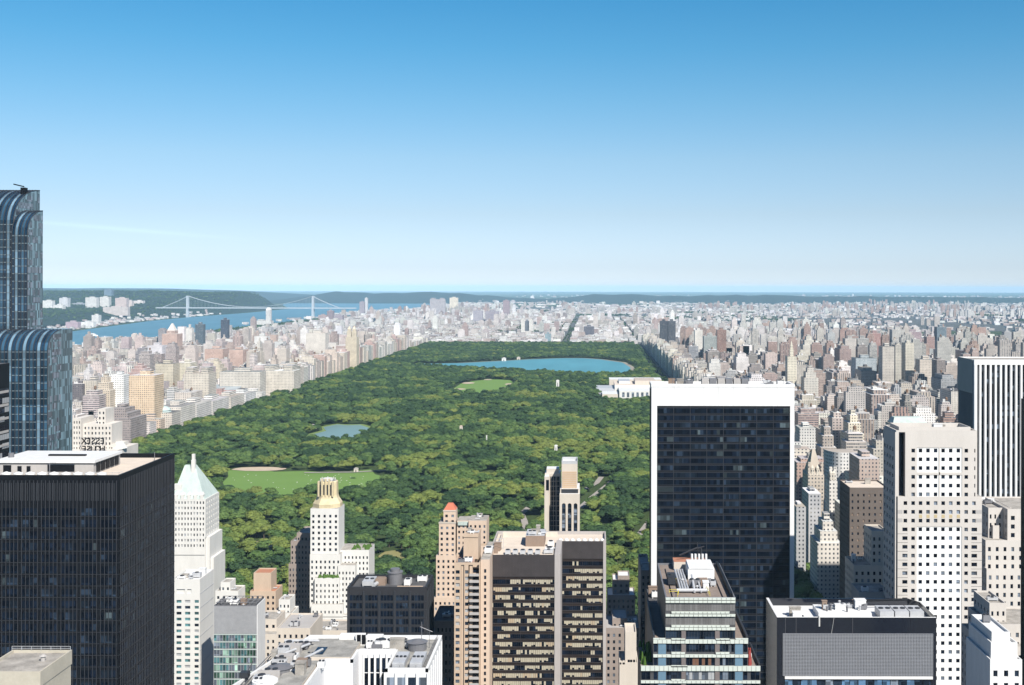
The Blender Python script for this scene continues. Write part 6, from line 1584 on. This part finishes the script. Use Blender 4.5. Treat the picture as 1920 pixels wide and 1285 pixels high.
# --- white tower with square windows
def punched_tower():
    Y = 520; yb = 541; p = empty('white_punched_tower', 'white stone tower with a grid of small square windows right of the shaded brown block', 'skyscraper', (X(1760, Y), 530, 0))
    x0, x1 = X(1681, Y), X(1833, Y); zt = Z(806, Y); zm = Z(930, Y); xc = X(1842, Y); G_ = MB(); hs_ = []
    def c(px): return (X(px-3.3, Y), X(px+3.3, Y))
    pit = 16.42; cl = [1713, 1726.9, 1740.9, 1755.2, 1769.3, 1783.5, 1797.8, 1812.5]
    rows = [(Z(844+pit*i+3.6, Y), Z(844+pit*i-3.6, Y)) for i in range(28)]
    up = rows[:6][::-1]; lowr = rows[6:][::-1]
    xn0, xn1 = X(1686, Y), X(1698, Y)
    G_.box(x0+.05, x1-.02, Y+2.6, yb, zm, zt-.8, 0, 1); G_.box(xn0-.7, xc, Y+.6, yb-.1, 0, zm, 0, 1); G_.box(xn1, x1-.01, Y+.6, Y+2.6, zm, zt-.8, 0, 1); G_.box(x0, xn0, Y, Y+2.6, zm, zt-.8)
    G_.box(x0, X(1683,Y), Y+1, yb, 0, zm); G_.box(x0-.45, x0, Y-.004, Y+.01, 20, zt-.8); G_.face([(x0-.45,Y,zt-.8),(x0+.1,Y,zt-.8),(x0+.1,yb,zt-.8),(x0-.45,yb,zt-.8)])
    pa = X(1720, Y); pb = X(1804.5, Y)
    hs_ += holes(G_, 'S', Y, xn1, pa, zm, zt-.8, [c(1713)], up, .5); hs_ += holes(G_, 'S', Y, pb, x1, zm, zt-.8, [c(1812.5), (X(1827.5,Y), X(1829.5,Y))], up, .5)
    hs_ += holes(G_, 'S', Y+.25, pa, pb, zm, Z(838.5, Y), [c(q) for q in cl[1:7]], up, .3, 2); G_.box(pa, pb, Y, Y+.6, Z(838.5, Y), zt-.8); 
    G_.box(X(1761.2,Y), X(1763.3,Y), Y+.02, Y+.24, Z(935,Y), Z(838.5,Y)); G_.box(pa, pb, Y+.02, Y+.24, Z(889.5,Y), Z(884.5,Y))
    xl = X(1684, Y); lc = [(X(1693,Y), X(1702.5,Y))]; rc = [(X(1822.5,Y), X(1833,Y))]
    r3 = rows[6:9][::-1]; r4 = rows[9:][::-1]; zk = Z(985.5, Y)
    hs_ += holes(G_, 'S', Y, xl, pa, zk, zm, [c(1698.5), c(1713)], r3, .5); hs_ += holes(G_, 'S', Y, pa, pb, zk, zm, [c(q) for q in cl[1:7]], r3, .5); hs_ += holes(G_, 'S', Y, pb, xc, zk, zm, [c(1812.5), c(1827)], r3, .5)
    hs_ += holes(G_, 'S', Y, xl, pa, 20, zk, lc+[c(1713)], r4, .5); hs_ += holes(G_, 'S', Y+.25, pa, pb, 20, zk, [c(q) for q in cl[1:7]], r4, .3, 2); hs_ += holes(G_, 'S', Y, pb, xc, 20, zk, [c(1812.5)]+rc, r4, .5)
    G_.box(pa, pb, Y+.02, Y+.24, zk-.3, zk+.4)
    sw = [(a, b) for a, b in span(Y+2, yb, 4, .45)]; hs_ += holes(G_, 'W', X(1681,Y)-.45, Y+.01, yb, 20, zt-.8, sw, rows[::-1], .4)
    G_.face([(xl,Y,zm),(xc,Y,zm),(xc,Y+.6,zm),(xl,Y+.6,zm)]); G_.face([(xc,Y,20),(xc,Y+.6,20),(xc,Y+.6,zm),(xc,Y,zm)]); G_.face([(x1,Y,zm),(x1,Y+.6,zm),(x1,Y+.6,zt-.8),(x1,Y,zt-.8)])
    parapet(G_, x0, x1, Y, yb, zt-.8, .8, .6); G_.build('wall', [CREAM2, DECKG, WHITE2], p)
    nw = Panes(p, 100); nw.addall(hs_, [G_DARK, G_DARK, G_DARK2, G_DARK, G_GREY]); nw.done()
    ch = MB(); n = 0
    for i in range(6, 9):
        if i in (7,): 
            for q in cl[1:7]: ch.box(X(q-3,Y), X(q+3,Y), Y-.05, Y, Z(844+pit*(i+.68),Y), Z(844+pit*(i+.3),Y))
    ch.build('ochre_panel', plain('ochre_stone', (.52,.42,.25), .8), p)
    gc = MB(); gc.box(xl-.02, X(1693,Y), Y-.04, Y, Z(962,Y), Z(955,Y)); gc.box(xl-.02, X(1693,Y), Y-.04, Y, Z(978,Y), Z(971,Y)); gc.box(X(1831,Y), xc, Y-.04, Y, Z(962,Y), Z(955,Y)); gc.box(X(1831,Y), xc, Y-.04, Y, Z(978,Y), Z(971,Y)); gc.build('grey_band', GREYC, p)
    jt = MB()
    for i in range(10, 28): zq = Z(844+pit*(i-.5), Y); jt.box(xl, X(1703,Y), Y-.02, Y, zq-.07, zq+.07); jt.box(X(1822,Y), xc, Y-.02, Y, zq-.07, zq+.07)
    jt.build('stone_joint', BLACKL, p)
    bo = MB(); bo.box(xn0, xn1, Y+2.4, Y+2.6, zm, zt-.8); bo.build('recess_glass', G_DARK, p)
    pb_ = MB(); z = zt-.8; parapet(pb_, x0+2, x1-2, Y+3, yb-2, z, 2.0, .4); pb_.build('inner_parapet', CREAM2, p); clutter(p, X(1745,Y), X(1790,Y), Y+4, yb-4, z, 6, 71)
CREAM2 = plain('pale_limestone', (.56,.525,.49), .85, var=.10, streak=True); WHITE2 = plain('white_marble', (.78,.78,.77), .6, var=.06)
punched_tower()

# --- black and white striped tower
def striped_office():
    Y = 690; yb = 719; x0, x1 = X(1826, Y), X(1990, Y); zt = Z(673, Y); p = empty('white_ribbed_tower', 'tall office tower with white vertical ribs and black window strips at the right edge', 'skyscraper', ((x0+x1)/2, 704, 0))
    mb = MB(); mb.box(x0, x1, Y+.6, yb, 0, zt-.6, 0, 1); mb.build('wall', [BLACK, DECK], p)
    rb = MB(); st = X(9.62, Y)-X(0, Y); u = x0; k = 0
    while u < x1-1:
        w_ = 1.05 if k else 1.6
        rb.prism([(u, Y+.6), (u+.15, Y-.9), (u+w_+.25, Y-.9), (u+w_+.4, Y+.6)], 0, zt-3.0); u += st; k += 1
    rb.box(x0, x1, Y-.9, Y+.6, zt-3.0, zt); rb.box(x0, x0+.6, Y+.6, yb, zt-3, zt); rb.box(x0+.6, x1, yb-.6, yb, zt-3, zt); rb.build('white_rib', WPAINT, p)
    pn = Panes(p, 100); u = x0+st*0
    for i in range(k-1):
        a = x0+st*i+(1.6 if i == 0 else 1.05)+.45; b = x0+st*(i+1)-.02
        for za, zb in floors(zt-3.2, 60, 3.8, .7, .1): pn.add(('S', Y+.6, a, b, za, zb, -.03), [G_DARK, G_DARK, G_DARK2, G_GREY][R.randrange(4)] if R.random() < .6 else G_DARK)
    pn.done(); sr = MB(); v = Y+.8
    while v < yb-.4: sr.box(x0-.5, x0, v, v+.5, 0, zt-20); v += 2.2
    sr.box(x0-.5, x0, Y+.6, yb, zt-20, zt); sr.build('side_fin', SLATE, p)
SLATE = plain('slate_panel', (.20,.235,.26), .6, .1, .1)
striped_office()

# --- right-edge stepped white blocks
punched('white_stepped_building', 'white stepped building with rooftop tanks at the right edge below the ribbed tower', 'building', 560, 34, [(1862,1906,958,6,5),(1890,1990,956,0,5),(1868,1880,990,4,0),(1845,1990,1012,-3,10),(1843,1990,1062,-6,11)], CREAM2, DECK, GD, 80, pitch=4.1, fr=(.36,.5), roofn=8, side='W')
punched('white_setback_building', 'stepped white building low at the right edge in front of taller white steps', 'building', 420, 30, [(1878,1910,1150,12,3),(1866,1990,1182,6,8),(1852,1990,1215,0,10)], CREAM2, DECK, GD, 60, pitch=3.4, fr=(.38,.5), roofn=2, side='W')
punched('white_round_top_building', 'bright white building with chamfered top in the bottom right corner', 'building', 330, 22, [(1870,1905,1196,4,0),(1864,1914,1212,2,0),(1858,1918,1240,0,3)], WPAINT, WPAINT, GD, 20, roofn=1)
punched('dark_edge_tower','dark tower sliver at the far right edge of the frame','building',400,5,[(1925,1990,752,0,6)], BLACK, DECKD, GD, 10, roofn=0, zlo=90)
punched('brown_shaded_block', 'brown brick block with cream roof just left of the white punched tower', 'building', 640, 26, [(1594,1668,916,0,7)], plain('shade_toned_brick', (.145,.12,.105), .9), DECKC, [G_DARK, G_DARK2, BRNB], 60, fr=(.3,.4), roofn=2, side='W')  # brick painted darker than its own tan, putting the front's shade into the colour
punched('cream_lower_block', 'cream block with planted terrace below the brown shaded block', 'building', 575, 20, [(1602,1668,1062,0,6),(1638,1668,1000,3,3)], CREAM, DECK, GD, 60, side='W')
punched('low_dark_block', 'low dark block beside the park corner trees right of the white-framed tower', 'building', 600, 24, [(1545,1605,1150,0,5)], NAVY, DECK, GD, 20)
punched('green_mansard_house', 'pale block with green copper mansard behind the top of the white punched tower', 'building', 760, 18, [(1674,1742,797,0,8)], CREAM, COPPER, GD, 10)
m_ = MB(); Yq = 763; m_.frus((X(1675,Yq), X(1741,Yq), Yq, Yq+15), (X(1681,Yq), X(1733,Yq), Yq+5, Yq+12), Z(797, 760)+.7, Z(783, Yq)); mo = m_.build('mansard_roof', COPPER, None)
ho = [o for o in sc.objects if o.name.startswith('green_mansard_house')][0]; wl = WL[mo.name]; mo.parent = ho; mo.location = wl - WL[ho.name]
punched('water_tank_block', 'pale roof edge carrying a round water tank left of the white punched tower foot', 'building', 540, 16, [(1612,1668,1112,0,0)], GREYC, DECK, GD, 5, roofn=2)
# --- shaded houses left of the white-framed tower
punched('shaded_gable_house', 'dark shaded house with small lit roof beside the trees left of the white-framed tower', 'building', 740, 20, [(1140,1192,1118,0,6),(1150,1182,1092,4,3),(1160,1182,1086,6,0)], NAVY, WPAINT, GD, 30, roofn=1)
punched('shaded_side_block', 'narrow dark block touching the left foot of the white-framed tower', 'building', 640, 40, [(1203,1221,1072,0,2)], NAVY, DECK, GD, 10)
punched('shaded_low_roofs', 'low shaded roofs below the dark gable house', 'building', 620, 26, [(1137,1200,1180,0,6),(1150,1178,1168,6,3)], NAVY, GREYC, GD, 20, roofn=5)
punched('black_side_slab', 'black slab wedged between the white frame foot and the terraced glass building', 'building', 380, 22, [(1217,1250,1137,0,4)], BLACK, DECKD, [G_DARK], 10)
punched('cream_gothic_tower', 'narrow cream tower with pointed openings rising from the dark street beside the terraced building', 'building', 430, 14, [(1174,1195,1192,2,0),(1163,1198,1246,0,0)], CREAM, CREAM, GD, 5, roofn=0)
gp = [o for o in sc.objects if o.name.startswith('cream_gothic_tower')][0]
for a in (1180.5, 1185, 1190.5):
    m_ = MB(); x_ = X(a, 432); m_.box(x_-.35, x_+.35, 431.8, 432.05, Z(1248, 432), Z(1237, 432)); m_.build('lancet_window', G_DARK, gp)
for a in (1164.5, 1171): m_ = MB(); x_ = X(a, 430); m_.box(x_-.4, x_+.4, 430, 431, Z(1246, 430), Z(1240, 430)); m_.build('pinnacle', CREAM, gp)

# ------------------------------------------------------------------ bridge, boat, museum and small park buildings
def bridge():
    Y = 8950; p = empty('suspension_bridge', 'grey steel suspension bridge with two tall towers across the river', 'bridge', (X(470, Y), Y, 0)); 
    STL = plain('bridge_steel', (.42,.46,.50), .6); xa, xb = X(352, Y), X(587, Y); zt = Z(556.5, Y); zd = Z(579, Y)
    for x in (xa, xb):
        m = MB()
        for s in (-11, 11): m.frus((x-8.5,x+8.5,Y+s-6,Y+s+6), (x-6.5,x+6.5,Y+s-5,Y+s+5), 0, zt)
        for z in (zd-8, zd+44, zt-13): m.box(x-6, x+6, Y-6, Y+6, z, z+12)
        m.build('bridge_tower', STL, p)
    d = MB(); d.box(xa-240, xb+330, Y-14, Y+14, zd-4, zd+3.5); d.build('deck', STL, p); c = MB(); h = MB()
    def cable(u0, u1, f, n):
        pr = None
        for i in range(n+1):
            t = i/n; x = u0+(u1-u0)*t; z = f(t)
            for s in (-13, 13):
                if pr: c.bar((pr[0], Y+s, pr[1]), (x, Y+s, z), 1.3)
                if i and z > zd+4: h.bar((x, Y+s, zd), (x, Y+s, z), .3)
            pr = (x, z)
    cable(xa, xb, lambda t: zd+8+(zt-zd-8)*(2*t-1)**2, 36); cable(xa, xa-200, lambda t: zt+(zd-zt)*(t**.85), 10); cable(xb, xb+205, lambda t: zt+(zd-zt)*(t**.85), 10)
    c.build('main_cable', STL, p); h.build('hanger', STL, p)
bridge()
def boat():
    Y = 5520; x0 = X(160, Y); p = empty('white_ferry', 'white ferry boat with two decks crossing the wide river near the left', 'boat', (x0+25, Y, .5)); m = MB()
    pl = [(x0, Y), (x0+9, Y-7), (x0+52, Y-8), (x0+60, Y), (x0+52, Y+8), (x0+9, Y+7)]; m.prism(pl, .4, 6); m.build('hull', WPAINT, p)
    m = MB(); m.box(x0+12, x0+50, Y-6, Y+6, 6, 10); m.box(x0+18, x0+44, Y-5, Y+5, 10, 13.5); m.build('cabin', WHITE, p); m = MB(); m.cyl(x0+34, Y, 13.5, 19, 2, 1.6, 12); m.build('funnel', STEEL, p)
    w_ = MB(); w_.face([(x0+58, Y-5, .62), (x0+100, Y-12, .62), (x0+100, Y+12, .62), (x0+58, Y+5, .62)]); w_.build('wake', plain('foam', (.6,.7,.75), .9), p)
boat()
def art_museum():
    p = empty('white_museum', 'long low white museum with stepped wings among the park trees beside the white-framed tower', 'museum', (90, 2600, 0))
    def bx(nm, x0, x1, y0, y1, h, mt, tp): m = MB(); m.box(x0, x1, y0, y1, 0, h, 0, 1); return m.build(nm, [mt, tp], p)
    bx('main_wing', 50, 160, 2560, 2680, 22, WHITE, DECKC); bx('front_wing', 58, 165, 2470, 2560, 17, WHITE, WPAINT); bx('glass_wing', 10, 50, 2570, 2650, 14, GREYW, GREYW); bx('rear_wing', 40, 160, 2690, 2750, 24, CREAM, WPAINT)
    bx('roof_block', 95, 140, 2580, 2660, 30, CREAM, plain('beige_roof', (.5,.42,.36), .9)); bx('roof_block', 60, 85, 2600, 2670, 27, WHITE, GREYW); bx('low_wing', 22, 56, 2475, 2540, 10, CREAM, WPAINT)
    g = MB(); g.face([(10,2568,14),(50,2568,14),(50,2530,3),(10,2530,3)]); g.build('sloped_glazing', GREYW, p)
    for i in range(9): m = MB(); m.box(64+i*10, 69+i*10, 2469.8, 2470, 4, 14); m.build('window', G_GREY, p)
art_museum()
def small(nm, label, cat, px, py, Y, w_, h, mt, rt):
    x = X(px, Y); p = empty(nm, label, cat, (x, Y, 1)); z = Z(py, Y); m = MB(); m.box(x-w_/2, x+w_/2, Y, Y+w_*.7, z-h, z); m.build('wall', mt, p)
    r = MB(); r.frus((x-w_/2-.5,x+w_/2+.5,Y-.5,Y+w_*.7+.5),(x-w_*.2,x+w_*.2,Y+w_*.25,Y+w_*.45), z, z+w_*.22); r.build('roof', rt, p)
    d = MB(); d.box(x-w_*.1, x+w_*.1, Y-.2, Y, z-h, z-h*.35); d.build('door', BLACKL, p)
small('stone_castle_tower', 'small pale stone castle tower peeping over the woods below the reservoir', 'tower', 1046, 714, 2380, 6, 12, WHITE, WHITE)
small('stone_pump_house', 'small white stone gatehouse on the far bank of the reservoir, left of a pair', 'pump house', 945, 672.5, 3700, 13, 11, WHITE, GREYC)
small('stone_pump_house', 'small stone gatehouse on the far bank of the reservoir, right of a pair', 'pump house', 972.5, 671, 3790, 11, 10, CREAM, GREYC)
small('park_pavilion', 'tiny pale pavilion among trees above the middle of the park left of centre', 'pavilion', 865, 800, 1820, 4.5, 7, CREAM, PINKB)
small('park_pavilion', 'tiny pale pavilion in yellow green trees above the arched hotel', 'pavilion', 1043, 836, 1600, 4, 7, WHITE, WPAINT)
small('park_pavilion', 'tiny white monument standing above the treetops in the park centre', 'pavilion', 913, 817, 1700, 1.6, 9, WHITE, WHITE)
small('park_pavilion', 'small pale shelter at the right end of the big meadow', 'pavilion', 668, 880, 1420, 5, 4, CREAM, DECK)
small('park_boathouse', 'pale boathouse on the left shore of the small lake', 'boathouse', 588, 800, 1930, 12, 6, CREAM, DECK)
